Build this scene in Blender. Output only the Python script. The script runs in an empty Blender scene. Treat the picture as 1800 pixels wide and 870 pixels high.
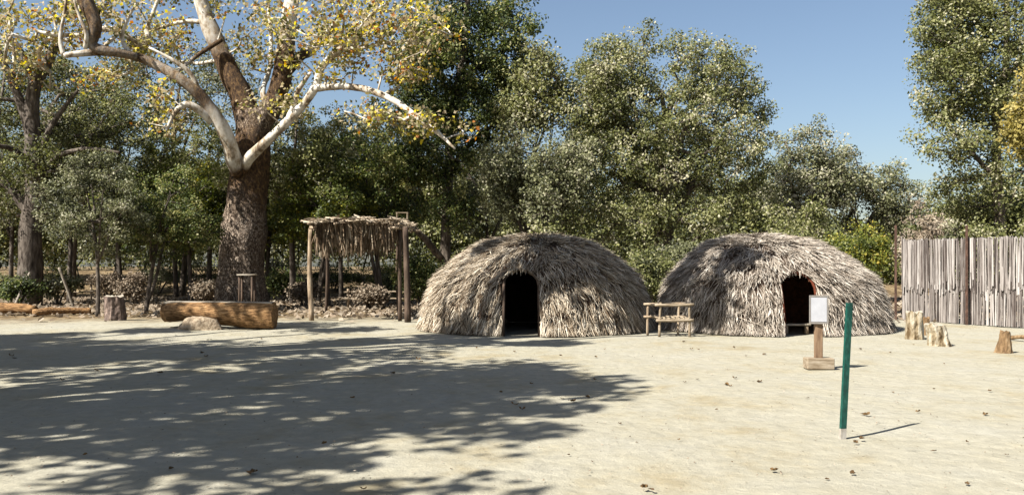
import bpy, math, random
import numpy as np
from mathutils import Vector, noise as mnoise

random.seed(7)
RNG = np.random.default_rng(11)
SC = bpy.context.scene
COL = SC.collection
PI = math.pi

# ------------------------------------------------------------------ camera
F = 1559.0            # focal length in photo pixels (1800 wide)
HOR = 468.0           # horizon row
EYE = 1.6
cam_d = bpy.data.cameras.new('camera')
cam = bpy.data.objects.new('camera', cam_d)
COL.objects.link(cam)
cam.location = (0, 0, EYE)
cam.rotation_euler = (PI / 2, 0, 0)
cam_d.sensor_width = 36.0
cam_d.lens = 36.0 * F / 1800.0
cam_d.shift_y = (HOR - 435.0) / 1800.0
cam_d.clip_end = 2000
SC.camera = cam

# ------------------------------------------------------------------ light
SUN_EL = math.radians(46)
SH = Vector((0.80, 0.60)).normalized()        # way the shadows run on the ground
world = bpy.data.worlds.new('World')
SC.world = world
world.use_nodes = True
wn = world.node_tree.nodes
wl = world.node_tree.links
wn.clear()
sky = wn.new('ShaderNodeTexSky')
sky.sky_type = 'NISHITA'
sky.sun_disc = False
sky.sun_elevation = SUN_EL
sky.sun_rotation = math.atan2(-SH.x, -SH.y)
sky.altitude = 200
sky.air_density = 1.0
sky.dust_density = 1.8
sky.ozone_density = 0.8
bg = wn.new('ShaderNodeBackground')
bg.inputs['Strength'].default_value = 0.051
wo = wn.new('ShaderNodeOutputWorld')
wl.new(sky.outputs[0], bg.inputs[0])
wl.new(bg.outputs[0], wo.inputs[0])
sun_d = bpy.data.lights.new('sun', 'SUN')
sun_d.energy = 5.0
sun_d.angle = math.radians(0.53)
sun_d.color = (1.0, 0.955, 0.88)
sun = bpy.data.objects.new('sun', sun_d)
COL.objects.link(sun)
sd = Vector((SH.x * math.cos(SUN_EL), SH.y * math.cos(SUN_EL), -math.sin(SUN_EL)))
sun.rotation_euler = sd.to_track_quat('-Z', 'Y').to_euler()
sun.location = (-20, -20, 30)
SC.view_settings.view_transform = 'Standard'
SC.view_settings.look = 'None'
SC.view_settings.gamma = 1.0
SC.view_settings.exposure = 1.46
SC.cycles.max_bounces = 6
SC.cycles.diffuse_bounces = 3
SC.cycles.glossy_bounces = 2
SC.cycles.transmission_bounces = 3
SC.cycles.transparent_max_bounces = 4

# ------------------------------------------------------------------ helpers
def P(px, py, Y):
    return np.array([(px - 900.0) / F * Y, Y, EYE + (HOR - py) / F * Y])

def G(px, py):
    Y = EYE * F / (py - HOR)
    return np.array([(px - 900.0) / F * Y, Y, 0.0])

def tag(o, label=None, cat=None, group=None, kind=None):
    if label: o['label'] = label
    if cat: o['category'] = cat
    if group: o['group'] = group
    if kind: o['kind'] = kind
    return o

def thing(name, loc, label, cat, group=None):
    o = bpy.data.objects.new(name, None)
    o.empty_display_size = 0.3
    COL.objects.link(o)
    o.location = tuple(float(v) for v in loc)
    return tag(o, label, cat, group)

class MB:
    """collects geometry; faces stored per corner count"""
    def __init__(s):
        s.v = []; s.f = {}; s.r = []; s.n = 0
    def add(s, V, Fs, rnd=0.5):
        V = np.asarray(V, float).reshape(-1, 3)
        s.v.append(V)
        if np.isscalar(rnd): rnd = np.full(len(V), float(rnd))
        s.r.append(np.asarray(rnd, float))
        if not isinstance(Fs, (list, tuple)): Fs = [Fs]
        for f in Fs:
            f = np.asarray(f, int)
            if f.ndim == 1: f = f[None, :]
            s.f.setdefault(f.shape[1], []).append(f + s.n)
        s.n += len(V)
        return s
    def build(s, name, mat, parent=None, smooth=True):
        V = np.concatenate(s.v); R = np.concatenate(s.r)
        if parent is not None:
            V = V - np.array(parent.location)[None, :]
        loops = []; starts = []; tot = 0
        for k in sorted(s.f):
            a = np.concatenate(s.f[k])
            loops.append(a.ravel())
            starts.append(tot + np.arange(len(a)) * k)
            tot += a.size
        loops = np.concatenate(loops); starts = np.concatenate(starts)
        me = bpy.data.meshes.new(name)
        me.vertices.add(len(V)); me.vertices.foreach_set('co', V.astype(np.float32).ravel())
        me.loops.add(len(loops)); me.loops.foreach_set('vertex_index', loops.astype(np.int32))
        me.polygons.add(len(starts)); me.polygons.foreach_set('loop_start', starts.astype(np.int32))
        me.update(calc_edges=True)
        me.polygons.foreach_set('use_smooth', np.full(len(starts), bool(smooth)))
        at = me.attributes.new('rnd', 'FLOAT', 'POINT')
        at.data.foreach_set('value', R.astype(np.float32))
        me.materials.append(mat)
        o = bpy.data.objects.new(name, me)
        COL.objects.link(o)
        if parent is not None: o.parent = parent
        return o

def catmull(pts, n):
    p = np.asarray(pts, float)
    if len(p) < 3 or n <= 1: 
        return p
    q = np.vstack([2 * p[0] - p[1], p, 2 * p[-1] - p[-2]])
    out = []
    for i in range(1, len(q) - 2):
        a, b, c, d = q[i - 1], q[i], q[i + 1], q[i + 2]
        for t in np.linspace(0, 1, n, endpoint=False):
            out.append(0.5 * (2 * b + (c - a) * t + (2 * a - 5 * b + 4 * c - d) * t * t + (3 * b - a - 3 * c + d) * t ** 3))
    out.append(p[-1])
    return np.array(out)

def tube(mb, pts, rad, sides=8, rough=0.0, nsc=2.0, rnd=0.5, caps=True, seed=0.0, lobes=None):
    pts = np.asarray(pts, float); rad = np.broadcast_to(np.asarray(rad, float), (len(pts),))
    T = np.gradient(pts, axis=0)
    T /= np.linalg.norm(T, axis=1)[:, None] + 1e-9
    ref = np.array([1.0, 0, 0]) if abs(T[0][0]) < 0.9 else np.array([0, 1.0, 0])
    N = ref - T[0] * ref.dot(T[0]); N /= np.linalg.norm(N)
    rings = []
    ang = np.linspace(0, 2 * PI, sides, endpoint=False)
    for i in range(len(pts)):
        N = N - T[i] * N.dot(T[i]); N /= np.linalg.norm(N) + 1e-9
        B = np.cross(T[i], N)
        D = np.cos(ang)[:, None] * N + np.sin(ang)[:, None] * B
        r = np.full(sides, rad[i])
        if lobes is not None: r = r * lobes(ang, i / (len(pts) - 1))
        if rough:
            for k in range(sides):
                q = pts[i] + D[k] * rad[i]
                r[k] *= 1 + rough * mnoise.noise(Vector((q[0] * nsc + seed, q[1] * nsc, q[2] * nsc * 0.6)))
        rings.append(pts[i] + D * r[:, None])
    V = np.concatenate(rings)
    n = len(pts)
    a = np.arange(sides); b = (a + 1) % sides
    Fs = []
    for i in range(n - 1):
        Fs.append(np.stack([i * sides + a, i * sides + b, (i + 1) * sides + b, (i + 1) * sides + a], 1))
    fl = [np.concatenate(Fs)]
    if caps:
        fl += [np.arange(sides)[::-1][None, :], (np.arange(sides) + (n - 1) * sides)[None, :]]
    mb.add(V, fl, rnd)
    return mb

def box(mb, c, size, rz=0.0, rx=0.0, bev=0.0, rnd=0.5):
    sx, sy, sz = [s / 2 for s in size]
    if bev <= 0:
        V = np.array([[x, y, z] for z in (-sz, sz) for y in (-sy, sy) for x in (-sx, sx)])
        Fs = np.array([[0, 2, 3, 1], [4, 5, 7, 6], [0, 1, 5, 4], [2, 6, 7, 3], [0, 4, 6, 2], [1, 3, 7, 5]])
        fl = [Fs]
    else:
        b = bev
        ring = lambda hx, hy, z: [[-hx, -hy + 0, z], [hx, -hy, z], [hx, hy, z], [-hx, hy, z]]
        def oct_(hx, hy, z, k):
            return [[-hx + k, -hy, z], [hx - k, -hy, z], [hx, -hy + k, z], [hx, hy - k, z], [hx - k, hy, z], [-hx + k, hy, z], [-hx, hy - k, z], [-hx, -hy + k, z]]
        V = np.array(oct_(sx - b, sy - b, -sz, b * .5) + oct_(sx, sy, -sz + b, b) + oct_(sx, sy, sz - b, b) + oct_(sx - b, sy - b, sz, b * .5))
        a = np.arange(8); c2 = (a + 1) % 8
        q = np.concatenate([np.stack([i * 8 + a, i * 8 + c2, (i + 1) * 8 + c2, (i + 1) * 8 + a], 1) for i in range(3)])
        fl = [q, np.arange(8)[::-1][None, :], (np.arange(8) + 24)[None, :]]
    cx, sx_ = math.cos(rx), math.sin(rx)
    V = np.stack([V[:, 0], V[:, 1] * cx - V[:, 2] * sx_, V[:, 1] * sx_ + V[:, 2] * cx], 1)
    cz, sz_ = math.cos(rz), math.sin(rz)
    V = np.stack([V[:, 0] * cz - V[:, 1] * sz_, V[:, 0] * sz_ + V[:, 1] * cz, V[:, 2]], 1)
    mb.add(V + np.array(c), fl, rnd)
    return mb

# ------------------------------------------------------------------ materials
def new_mat(name):
    m = bpy.data.materials.new(name); m.use_nodes = True
    nt = m.node_tree; nt.nodes.clear()
    out = nt.nodes.new('ShaderNodeOutputMaterial')
    return m, nt, out

def N(nt, t, **kw):
    n = nt.nodes.new(t)
    for k, v in kw.items():
        if k.startswith('i_'):
            n.inputs[k[2:].replace('_', ' ')].default_value = v
        else: setattr(n, k, v)
    return n

def ramp(nt, stops, interp='LINEAR'):
    r = nt.nodes.new('ShaderNodeValToRGB'); cr = r.color_ramp; cr.interpolation = interp
    while len(cr.elements) < len(stops): cr.elements.new(0.5)
    for e, (p, c) in zip(cr.elements, stops):
        e.position = p; e.color = (c[0], c[1], c[2], 1)
    return r

def leaf_mat(name, stops, rough=0.5, trans=0.3, spec=0.3):
    m, nt, out = new_mat(name); L = nt.links
    at = N(nt, 'ShaderNodeAttribute', attribute_name='rnd')
    r = ramp(nt, stops); L.new(at.outputs['Fac'], r.inputs[0])
    p = N(nt, 'ShaderNodeBsdfPrincipled'); p.inputs['Roughness'].default_value = rough
    p.inputs['Specular IOR Level'].default_value = spec
    L.new(r.outputs[0], p.inputs['Base Color'])
    t = N(nt, 'ShaderNodeBsdfTranslucent')
    hs = N(nt, 'ShaderNodeHueSaturation'); hs.inputs['Saturation'].default_value = 1.15; hs.inputs['Value'].default_value = 1.3
    L.new(r.outputs[0], hs.inputs['Color']); L.new(hs.outputs[0], t.inputs[0])
    mx = N(nt, 'ShaderNodeMixShader'); mx.inputs[0].default_value = trans
    L.new(p.outputs[0], mx.inputs[1]); L.new(t.outputs[0], mx.inputs[2]); L.new(mx.outputs[0], out.inputs[0])
    return m

def rough_mat(name, stops, scale=(1, 1, 1), nscale=8.0, detail=8, bump=0.5, bdist=0.02, rough=0.9, attr=0.0, spec=0.2, metallic=0.0, vor=0.0, contrast=(0.3, 0.7)):
    """noise-driven colour with bump; attr mixes in the per-piece random value"""
    m, nt, out = new_mat(name); L = nt.links
    tc = N(nt, 'ShaderNodeTexCoord'); mp = N(nt, 'ShaderNodeMapping'); mp.inputs['Scale'].default_value = scale
    L.new(tc.outputs['Object'], mp.inputs[0])
    no = N(nt, 'ShaderNodeTexNoise'); no.inputs['Scale'].default_value = nscale; no.inputs['Detail'].default_value = detail; no.inputs['Roughness'].default_value = 0.65
    L.new(mp.outputs[0], no.inputs['Vector'])
    mr = N(nt, 'ShaderNodeMapRange'); mr.inputs['From Min'].default_value = contrast[0]; mr.inputs['From Max'].default_value = contrast[1]
    L.new(no.outputs['Fac'], mr.inputs['Value'])
    fac = mr.outputs[0]
    h = no.outputs['Fac']
    if vor:
        vo = N(nt, 'ShaderNodeTexVoronoi'); vo.feature = 'DISTANCE_TO_EDGE'; vo.inputs['Scale'].default_value = vor
        L.new(mp.outputs[0], vo.inputs['Vector'])
        v2 = N(nt, 'ShaderNodeMapRange'); v2.inputs['From Max'].default_value = 0.12
        L.new(vo.outputs['Distance'], v2.inputs['Value'])
        ml = N(nt, 'ShaderNodeMath', operation='MULTIPLY'); L.new(fac, ml.inputs[0]); L.new(v2.outputs[0], ml.inputs[1]); fac = ml.outputs[0]
        ad = N(nt, 'ShaderNodeMath', operation='ADD'); L.new(h, ad.inputs[0]); L.new(v2.outputs[0], ad.inputs[1]); h = ad.outputs[0]
    if attr:
        at = N(nt, 'ShaderNodeAttribute', attribute_name='rnd')
        mx = N(nt, 'ShaderNodeMix'); mx.data_type = 'FLOAT'; mx.inputs[0].default_value = attr
        L.new(fac, mx.inputs[2]); L.new(at.outputs['Fac'], mx.inputs[3]); fac = mx.outputs[0]
    r = ramp(nt, stops); L.new(fac, r.inputs[0])
    p = N(nt, 'ShaderNodeBsdfPrincipled'); p.inputs['Roughness'].default_value = rough
    p.inputs['Specular IOR Level'].default_value = spec; p.inputs['Metallic'].default_value = metallic
    L.new(r.outputs[0], p.inputs['Base Color'])
    if bump:
        b = N(nt, 'ShaderNodeBump'); b.inputs['Strength'].default_value = bump; b.inputs['Distance'].default_value = bdist
        L.new(h, b.inputs['Height']); L.new(b.outputs[0], p.inputs['Normal'])
    L.new(p.outputs[0], out.inputs[0])
    return m

M = {}
M['oak_leaf'] = leaf_mat('oak_leaf', [(0, (0.0194, 0.0229, 0.0079)), (0.25, (0.0616, 0.0704, 0.0211)), (0.55, (0.1452, 0.154, 0.0484)), (0.8, (0.2288, 0.2244, 0.0924)), (1, (0.4048, 0.3784, 0.264))], 0.55, 0.34, 0.3)
M['dark_leaf'] = leaf_mat('dark_leaf', [(0, (0.0126, 0.018, 0.0072)), (0.45, (0.045, 0.0648, 0.018)), (0.8, (0.126, 0.1485, 0.0378)), (1, (0.288, 0.27, 0.108))], 0.55, 0.34, 0.3)
M['grey_leaf'] = leaf_mat('grey_leaf', [(0, (0.0294, 0.0319, 0.0151)), (0.3, (0.0924, 0.0991, 0.0437)), (0.65, (0.1848, 0.189, 0.0924)), (1, (0.3864, 0.3612, 0.2688))], 0.55, 0.3, 0.3)
M['syc_leaf'] = leaf_mat('sycamore_leaf', [(0, (0.054, 0.063, 0.0162)), (0.25, (0.153, 0.153, 0.045)), (0.42, (0.27, 0.216, 0.117)), (0.58, (0.432, 0.36, 0.252)), (0.7, (0.342, 0.315, 0.108)), (0.84, (0.594, 0.486, 0.054)), (0.95, (0.63, 0.54, 0.081)), (1, (0.324, 0.126, 0.027))], 0.6, 0.45, 0.2)
M['yellow_leaf'] = leaf_mat('yellow_green_leaf', [(0, (0.0405, 0.054, 0.0108)), (0.5, (0.108, 0.126, 0.0225)), (0.85, (0.252, 0.234, 0.036)), (1, (0.378, 0.288, 0.054))], 0.5, 0.35, 0.3)
M['autumn_leaf'] = leaf_mat('autumn_leaf', [(0, (0.08, 0.072, 0.016)), (0.5, (0.24, 0.2, 0.056)), (1, (0.416, 0.336, 0.104))], 0.55, 0.35, 0.3)
M['dry_twig'] = leaf_mat('dry_brush', [(0, (0.0816, 0.0612, 0.0408)), (0.5, (0.1836, 0.1428, 0.102)), (1, (0.2856, 0.2448, 0.1904))], 0.8, 0.1, 0.1)
M['bark'] = rough_mat('oak_bark', [(0, (.022, .018, .014)), (.5, (.085, .068, .052)), (1, (.20, .17, .14))], (1, 1, .25), 9, 8, .9, .05)
M['oak_bark'] = rough_mat('grey_oak_bark', [(0, (0.0186, 0.0144, 0.011)), (0.5, (0.0744, 0.06, 0.0476)), (1, (0.1736, 0.15, 0.1247))], (1, 1, .25), 9, 8, .9, .05)
M['pale_bark'] = rough_mat('pale_bark', [(0, (.06, .05, .038)), (.5, (.19, .165, .13)), (1, (.36, .32, .27))], (1, 1, .25), 9, 8, .8, .03)
M['thatch'] = rough_mat('dry_reed_thatch', [(0, (0.0319, 0.0212, 0.0127)), (0.22, (0.1168, 0.0796, 0.0489)), (0.5, (0.3292, 0.2708, 0.1965)), (0.8, (0.531, 0.4673, 0.3717)), (1, (0.7009, 0.6478, 0.5522))], (1, 1, 1), 3.5, 4, .0, .01, attr=.72, spec=.15)
M['thatch_grey'] = rough_mat('weathered_reed_thatch', [(0, (0.0276, 0.0202, 0.0138)), (0.22, (0.1058, 0.0828, 0.0626)), (0.5, (0.2852, 0.2438, 0.1978)), (0.8, (0.4508, 0.4048, 0.345)), (1, (0.6072, 0.5704, 0.506))], (1, 1, 1), 3.5, 4, .0, .01, attr=.72, spec=.15)
M['reed'] = rough_mat('fence_reed', [(0, (0.016, 0.0112, 0.0096)), (0.25, (0.072, 0.0576, 0.0504)), (0.5, (0.168, 0.148, 0.1344)), (0.75, (0.256, 0.232, 0.212)), (1, (0.384, 0.364, 0.344))], (4, 4, .6), 5, 4, .0, .01, attr=.75, spec=.2)
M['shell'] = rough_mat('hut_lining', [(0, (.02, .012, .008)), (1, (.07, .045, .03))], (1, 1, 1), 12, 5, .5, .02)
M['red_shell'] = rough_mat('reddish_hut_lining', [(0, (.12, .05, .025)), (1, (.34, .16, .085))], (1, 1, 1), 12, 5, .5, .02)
M['red_pole'] = rough_mat('red_brown_pole', [(0, (0.045, 0.0113, 0.0054)), (1, (0.126, 0.0315, 0.0135))], (1, 1, .3), 12, 5, .4, .01)
M['pole'] = rough_mat('weathered_pole', [(0, (.08, .055, .035)), (.5, (.24, .18, .12)), (1, (.46, .38, .28))], (1, 1, .2), 10, 6, .6, .01)
M['dark_pole'] = rough_mat('dark_post_wood', [(0, (.02, .014, .010)), (.6, (.07, .048, .034)), (1, (.14, .10, .075))], (1, 1, .2), 10, 6, .6, .01)
M['rust'] = rough_mat('rusty_steel', [(0, (.02, .012, .009)), (.6, (.055, .030, .021)), (1, (.10, .058, .040))], (1, 1, .5), 14, 6, .3, .004, rough=.75)
M['log'] = rough_mat('old_log_wood', [(0, (0.0271, 0.0149, 0.0071)), (0.35, (0.1479, 0.0803, 0.0337)), (0.7, (0.2958, 0.1721, 0.0766)), (1, (0.4683, 0.3098, 0.1632))], (.5, 2.4, 2.4), 9, 10, 1.0, .06)
M['log_top'] = rough_mat('pale_log_face', [(0, (0.153, 0.1232, 0.085)), (0.5, (0.272, 0.238, 0.187)), (1, (0.3825, 0.3485, 0.2975))], (.3, 2, 2), 9, 7, .5, .01)
M['stump_dark'] = rough_mat('dark_stump_bark', [(0, (.03, .022, .02)), (.5, (.11, .08, .065)), (1, (.24, .18, .15))], (1, 1, .4), 9, 7, .9, .03)
M['stump_pale'] = rough_mat('pale_cut_stump', [(0, (.07, .045, .02)), (.35, (.22, .175, .11)), (1, (.36, .33, .265))], (1.6, 1.6, .35), 5, 8, 1.0, .05, contrast=(.40, .62))
M['stump_brown'] = rough_mat('brown_stump', [(0, (0.04, 0.0224, 0.0112)), (0.5, (0.152, 0.096, 0.048)), (1, (0.272, 0.2, 0.12))], (1, 1, .4), 8, 7, .8, .02)
M['stone'] = rough_mat('speckled_stone', [(0, (0.075, 0.0504, 0.0285)), (0.4, (0.2125, 0.1624, 0.1092)), (1, (0.375, 0.308, 0.2232))], (1, 1, 1), 16, 6, .8, .03, vor=0)
M['sign_wood'] = rough_mat('sign_wood', [(0, (0.085, 0.051, 0.0298)), (0.5, (0.17, 0.1105, 0.068)), (1, (0.255, 0.1785, 0.1105))], (2, 2, .3), 9, 5, .3, .004, rough=.7)
M['base_wood'] = rough_mat('weathered_timber', [(0, (0.0984, 0.0697, 0.041)), (0.5, (0.2132, 0.1681, 0.1148)), (1, (0.328, 0.2788, 0.2132))], (.4, 2, 2), 9, 6, .4, .006)
M['sign_frame'] = rough_mat('aluminium_frame', [(0, (0.1615, 0.1487, 0.136)), (1, (0.2295, 0.2082, 0.187))], (1, 1, 1), 20, 3, .05, .002, rough=.45, metallic=.3, spec=.5)
M['sign_face'] = rough_mat('white_sign_face', [(0, (0.2706, 0.2747, 0.2952)), (1, (0.3198, 0.3239, 0.3444))], (1, 1, 1), 8, 3, 0, .002, rough=.3, spec=.5)
M['green'] = rough_mat('green_paint', [(0, (0.0034, 0.0204, 0.0153)), (0.4, (0.0026, 0.0425, 0.0314)), (0.75, (0.0051, 0.0663, 0.0493)), (1, (0.0425, 0.0935, 0.0765))], (3, 3, 1.2), 14, 7, .15, .002, rough=.45, spec=.4)
M['white_chip'] = rough_mat('chipped_white_base', [(0, (0.18, 0.156, 0.12)), (1, (0.432, 0.408, 0.372))], (3, 3, 1), 9, 5, .2, .003, rough=.8)
M['dead_leaf'] = rough_mat('dead_leaf', [(0, (.045, .026, .012)), (.5, (.13, .08, .035)), (1, (.26, .18, .09))], (1, 1, 1), 20, 3, .2, .004, attr=.7)

def syc_bark():
    m, nt, out = new_mat('sycamore_bark'); L = nt.links
    tc = N(nt, 'ShaderNodeTexCoord')
    sp = N(nt, 'ShaderNodeSeparateXYZ'); L.new(tc.outputs['Object'], sp.inputs[0])
    mp = N(nt, 'ShaderNodeMapping'); mp.inputs['Scale'].default_value = (1, 1, .55); L.new(tc.outputs['Object'], mp.inputs[0])
    big = N(nt, 'ShaderNodeTexNoise'); big.inputs['Scale'].default_value = 1.1; big.inputs['Detail'].default_value = 5; L.new(mp.outputs[0], big.inputs['Vector'])
    fine = N(nt, 'ShaderNodeTexNoise'); fine.inputs['Scale'].default_value = 11; fine.inputs['Detail'].default_value = 8; fine.inputs['Roughness'].default_value = .7; L.new(mp.outputs[0], fine.inputs['Vector'])
    vo = N(nt, 'ShaderNodeTexVoronoi'); vo.feature = 'DISTANCE_TO_EDGE'; vo.inputs['Scale'].default_value = 13; dm = N(nt, 'ShaderNodeVectorMath', operation='MULTIPLY_ADD'); dm.inputs[1].default_value = (.3, .3, .3); L.new(fine.outputs['Color'], dm.inputs[0]); L.new(mp.outputs[0], dm.inputs[2]); L.new(dm.outputs[0], vo.inputs['Vector'])
    vr = N(nt, 'ShaderNodeMapRange'); vr.inputs['From Max'].default_value = .15; L.new(vo.outputs['Distance'], vr.inputs['Value'])
    ml = N(nt, 'ShaderNodeMath', operation='MULTIPLY'); L.new(fine.outputs['Fac'], ml.inputs[0]); L.new(vr.outputs[0], ml.inputs[1])
    scaly = ramp(nt, [(0, (.022, .014, .009)), (.22, (.095, .066, .045)), (.40, (.22, .165, .12)), (.62, (.42, .35, .28))]); L.new(ml.outputs[0], scaly.inputs[0])
    ruddy = ramp(nt, [(.3, (.020, .010, .006)), (.46, (.070, .042, .024)), (.58, (.17, .10, .045)), (.70, (.36, .24, .10))]); L.new(fine.outputs['Fac'], ruddy.inputs[0])
    white = ramp(nt, [(.36, (.10, .07, .045)), (.43, (.24, .19, .13)), (.5, (.40, .36, .295)), (.58, (.53, .50, .44)), (.68, (.60, .58, .53))]); 
    wn2 = N(nt, 'ShaderNodeTexNoise'); wn2.inputs['Scale'].default_value = 3.2; wn2.inputs['Detail'].default_value = 7; wn2.inputs['Roughness'].default_value = .68; L.new(mp.outputs[0], wn2.inputs['Vector']); L.new(wn2.outputs['Fac'], white.inputs[0])
    wn3 = N(nt, 'ShaderNodeTexNoise'); wn3.inputs['Scale'].default_value = 5; wn3.inputs['Detail'].default_value = 6; wn3.inputs['Roughness'].default_value = .8; L.new(mp.outputs[0], wn3.inputs['Vector'])
    # height driven change of bark, ragged by noise
    at = N(nt, 'ShaderNodeAttribute', attribute_name='rnd')
    sub = N(nt, 'ShaderNodeMath', operation='MULTIPLY_ADD'); sub.inputs[1].default_value = .42; bf = N(nt, 'ShaderNodeMix'); bf.data_type = 'FLOAT'; bf.inputs[0].default_value = .35; L.new(big.outputs['Fac'], bf.inputs[2]); L.new(wn3.outputs['Fac'], bf.inputs[3]); L.new(bf.outputs[0], sub.inputs[0]); L.new(at.outputs['Fac'], sub.inputs[2])
    m1 = N(nt, 'ShaderNodeMapRange'); m1.inputs['From Min'].default_value = .40; m1.inputs['From Max'].default_value = .52; L.new(sub.outputs[0], m1.inputs['Value'])
    m2 = N(nt, 'ShaderNodeMapRange'); m2.inputs['From Min'].default_value = .76; m2.inputs['From Max'].default_value = .94; L.new(sub.outputs[0], m2.inputs['Value'])
    x1 = N(nt, 'ShaderNodeMix'); x1.data_type = 'RGBA'; L.new(m1.outputs[0], x1.inputs[0]); L.new(scaly.outputs[0], x1.inputs[6]); L.new(ruddy.outputs[0], x1.inputs[7])
    x2 = N(nt, 'ShaderNodeMix'); x2.data_type = 'RGBA'; L.new(m2.outputs[0], x2.inputs[0]); L.new(x1.outputs[2], x2.inputs[6]); L.new(white.outputs[0], x2.inputs[7])
    p = N(nt, 'ShaderNodeBsdfPrincipled'); p.inputs['Roughness'].default_value = .85; p.inputs['Specular IOR Level'].default_value = .2
    L.new(x2.outputs[2], p.inputs['Base Color'])
    inv = N(nt, 'ShaderNodeMapRange'); inv.inputs['To Min'].default_value = 1.0; inv.inputs['To Max'].default_value = 0.12; L.new(m2.outputs[0], inv.inputs['Value'])
    b = N(nt, 'ShaderNodeBump'); b.inputs['Distance'].default_value = .06; L.new(inv.outputs[0], b.inputs['Strength']); L.new(ml.outputs[0], b.inputs['Height']); L.new(b.outputs[0], p.inputs['Normal'])
    L.new(p.outputs[0], out.inputs[0])
    return m
M['syc_bark'] = syc_bark()

# ------------------------------------------------------------------ ground
def ground_mat():
    m, nt, out = new_mat('packed_sand_and_leaf_mould'); L = nt.links
    tc = N(nt, 'ShaderNodeTexCoord')
    def noise(scale, det=6, rg=.6, vec=None, sc=None):
        n = N(nt, 'ShaderNodeTexNoise'); n.inputs['Scale'].default_value = scale; n.inputs['Detail'].default_value = det; n.inputs['Roughness'].default_value = rg
        if sc:
            mp = N(nt, 'ShaderNodeMapping'); mp.inputs['Scale'].default_value = sc; L.new(tc.outputs['Object'], mp.inputs[0]); L.new(mp.outputs[0], n.inputs['Vector'])
        else: L.new(tc.outputs['Object'], n.inputs['Vector'])
        return n
    n1 = noise(.35, 6); n2 = noise(6, 8, .7); n3 = noise(60, 3); n4 = noise(1.4, 7, .65, sc=(1, .8, 1))
    sand = ramp(nt, [(.28, (.175, .138, .078)), (.38, (.24, .208, .138)), (.47, (.266, .247, .188)), (.64, (.277, .264, .216))]); 
    mxn = N(nt, 'ShaderNodeMix'); mxn.data_type = 'FLOAT'; mxn.inputs[0].default_value = .5; L.new(n1.outputs['Fac'], mxn.inputs[2]); L.new(n4.outputs['Fac'], mxn.inputs[3])
    L.new(mxn.outputs[0], sand.inputs[0])
    # gravel and debris specks
    vo = N(nt, 'ShaderNodeTexVoronoi'); vo.inputs['Scale'].default_value = 9; L.new(tc.outputs['Object'], vo.inputs['Vector'])
    vo.inputs['Randomness'].default_value = 1
    spk = N(nt, 'ShaderNodeMapRange'); spk.inputs['From Min'].default_value = .05; spk.inputs['From Max'].default_value = .11; spk.inputs['To Min'].default_value = 1; spk.inputs['To Max'].default_value = 0
    L.new(vo.outputs['Distance'], spk.inputs['Value'])
    sc_ = N(nt, 'ShaderNodeSeparateColor'); L.new(vo.outputs['Color'], sc_.inputs[0])
    gt = N(nt, 'ShaderNodeMath', operation='GREATER_THAN'); gt.inputs[1].default_value = .80; L.new(sc_.outputs[0], gt.inputs[0])
    sm = N(nt, 'ShaderNodeMath', operation='MULTIPLY'); L.new(spk.outputs[0], sm.inputs[0]); L.new(gt.outputs[0], sm.inputs[1])
    sm2 = N(nt, 'ShaderNodeMath', operation='MULTIPLY'); sm2.inputs[1].default_value = .6; L.new(sm.outputs[0], sm2.inputs[0])
    c1 = N(nt, 'ShaderNodeMix'); c1.data_type = 'RGBA'; L.new(sm2.outputs[0], c1.inputs[0]); L.new(sand.outputs[0], c1.inputs[6]); c1.inputs[7].default_value = (.16, .12, .07, 1)
    # fine grain
    g = N(nt, 'ShaderNodeMapRange'); g.inputs['To Min'].default_value = .86; g.inputs['To Max'].default_value = 1.12; g.inputs['From Min'].default_value = .3; g.inputs['From Max'].default_value = .7; L.new(n2.outputs['Fac'], g.inputs['Value'])
    vm = N(nt, 'ShaderNodeVectorMath', operation='SCALE'); L.new(c1.outputs[2], vm.inputs[0]); L.new(g.outputs[0], vm.inputs['Scale'])
    # woodland floor: dead leaves and straw beyond the clearing
    wood = ramp(nt, [(.3, (.03, .02, .012)), (.45, (.09, .062, .034)), (.58, (.20, .15, .085)), (.72, (.34, .27, .17))]); 
    nw = noise(3.0, 10, .75, sc=(1, .35, 1)); L.new(nw.outputs['Fac'], wood.inputs[0])
    sp = N(nt, 'ShaderNodeSeparateXYZ'); L.new(tc.outputs['Object'], sp.inputs[0])
    ad = N(nt, 'ShaderNodeMath', operation='MULTIPLY_ADD'); ad.inputs[1].default_value = 9.0; L.new(n4.outputs['Fac'], ad.inputs[0]); L.new(sp.outputs['Y'], ad.inputs[2])
    xm = N(nt, 'ShaderNodeMath', operation='MULTIPLY_ADD'); xm.inputs[1].default_value = -.12; L.new(sp.outputs['X'], xm.inputs[0]); L.new(ad.outputs[0], xm.inputs[2])
    wf = N(nt, 'ShaderNodeMapRange'); wf.inputs['From Min'].default_value = 30.5; wf.inputs['From Max'].default_value = 34; L.new(xm.outputs[0], wf.inputs['Value'])
    fin = N(nt, 'ShaderNodeMix'); fin.data_type = 'RGBA'; L.new(wf.outputs[0], fin.inputs[0]); L.new(vm.outputs[0], fin.inputs[6]); L.new(wood.outputs[0], fin.inputs[7])
    p = N(nt, 'ShaderNodeBsdfPrincipled'); p.inputs['Roughness'].default_value = .95; p.inputs['Specular IOR Level'].default_value = .1
    L.new(fin.outputs[2], p.inputs['Base Color'])
    h = N(nt, 'ShaderNodeMath', operation='MULTIPLY_ADD'); h.inputs[1].default_value = .25; L.new(n3.outputs['Fac'], h.inputs[0]); L.new(n2.outputs['Fac'], h.inputs[2])
    nf = noise(3.4, 3, .5); h0 = N(nt, 'ShaderNodeMath', operation='MULTIPLY_ADD'); h0.inputs[1].default_value = 1.6; L.new(nf.outputs['Fac'], h0.inputs[0]); L.new(h.outputs[0], h0.inputs[2])
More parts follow.
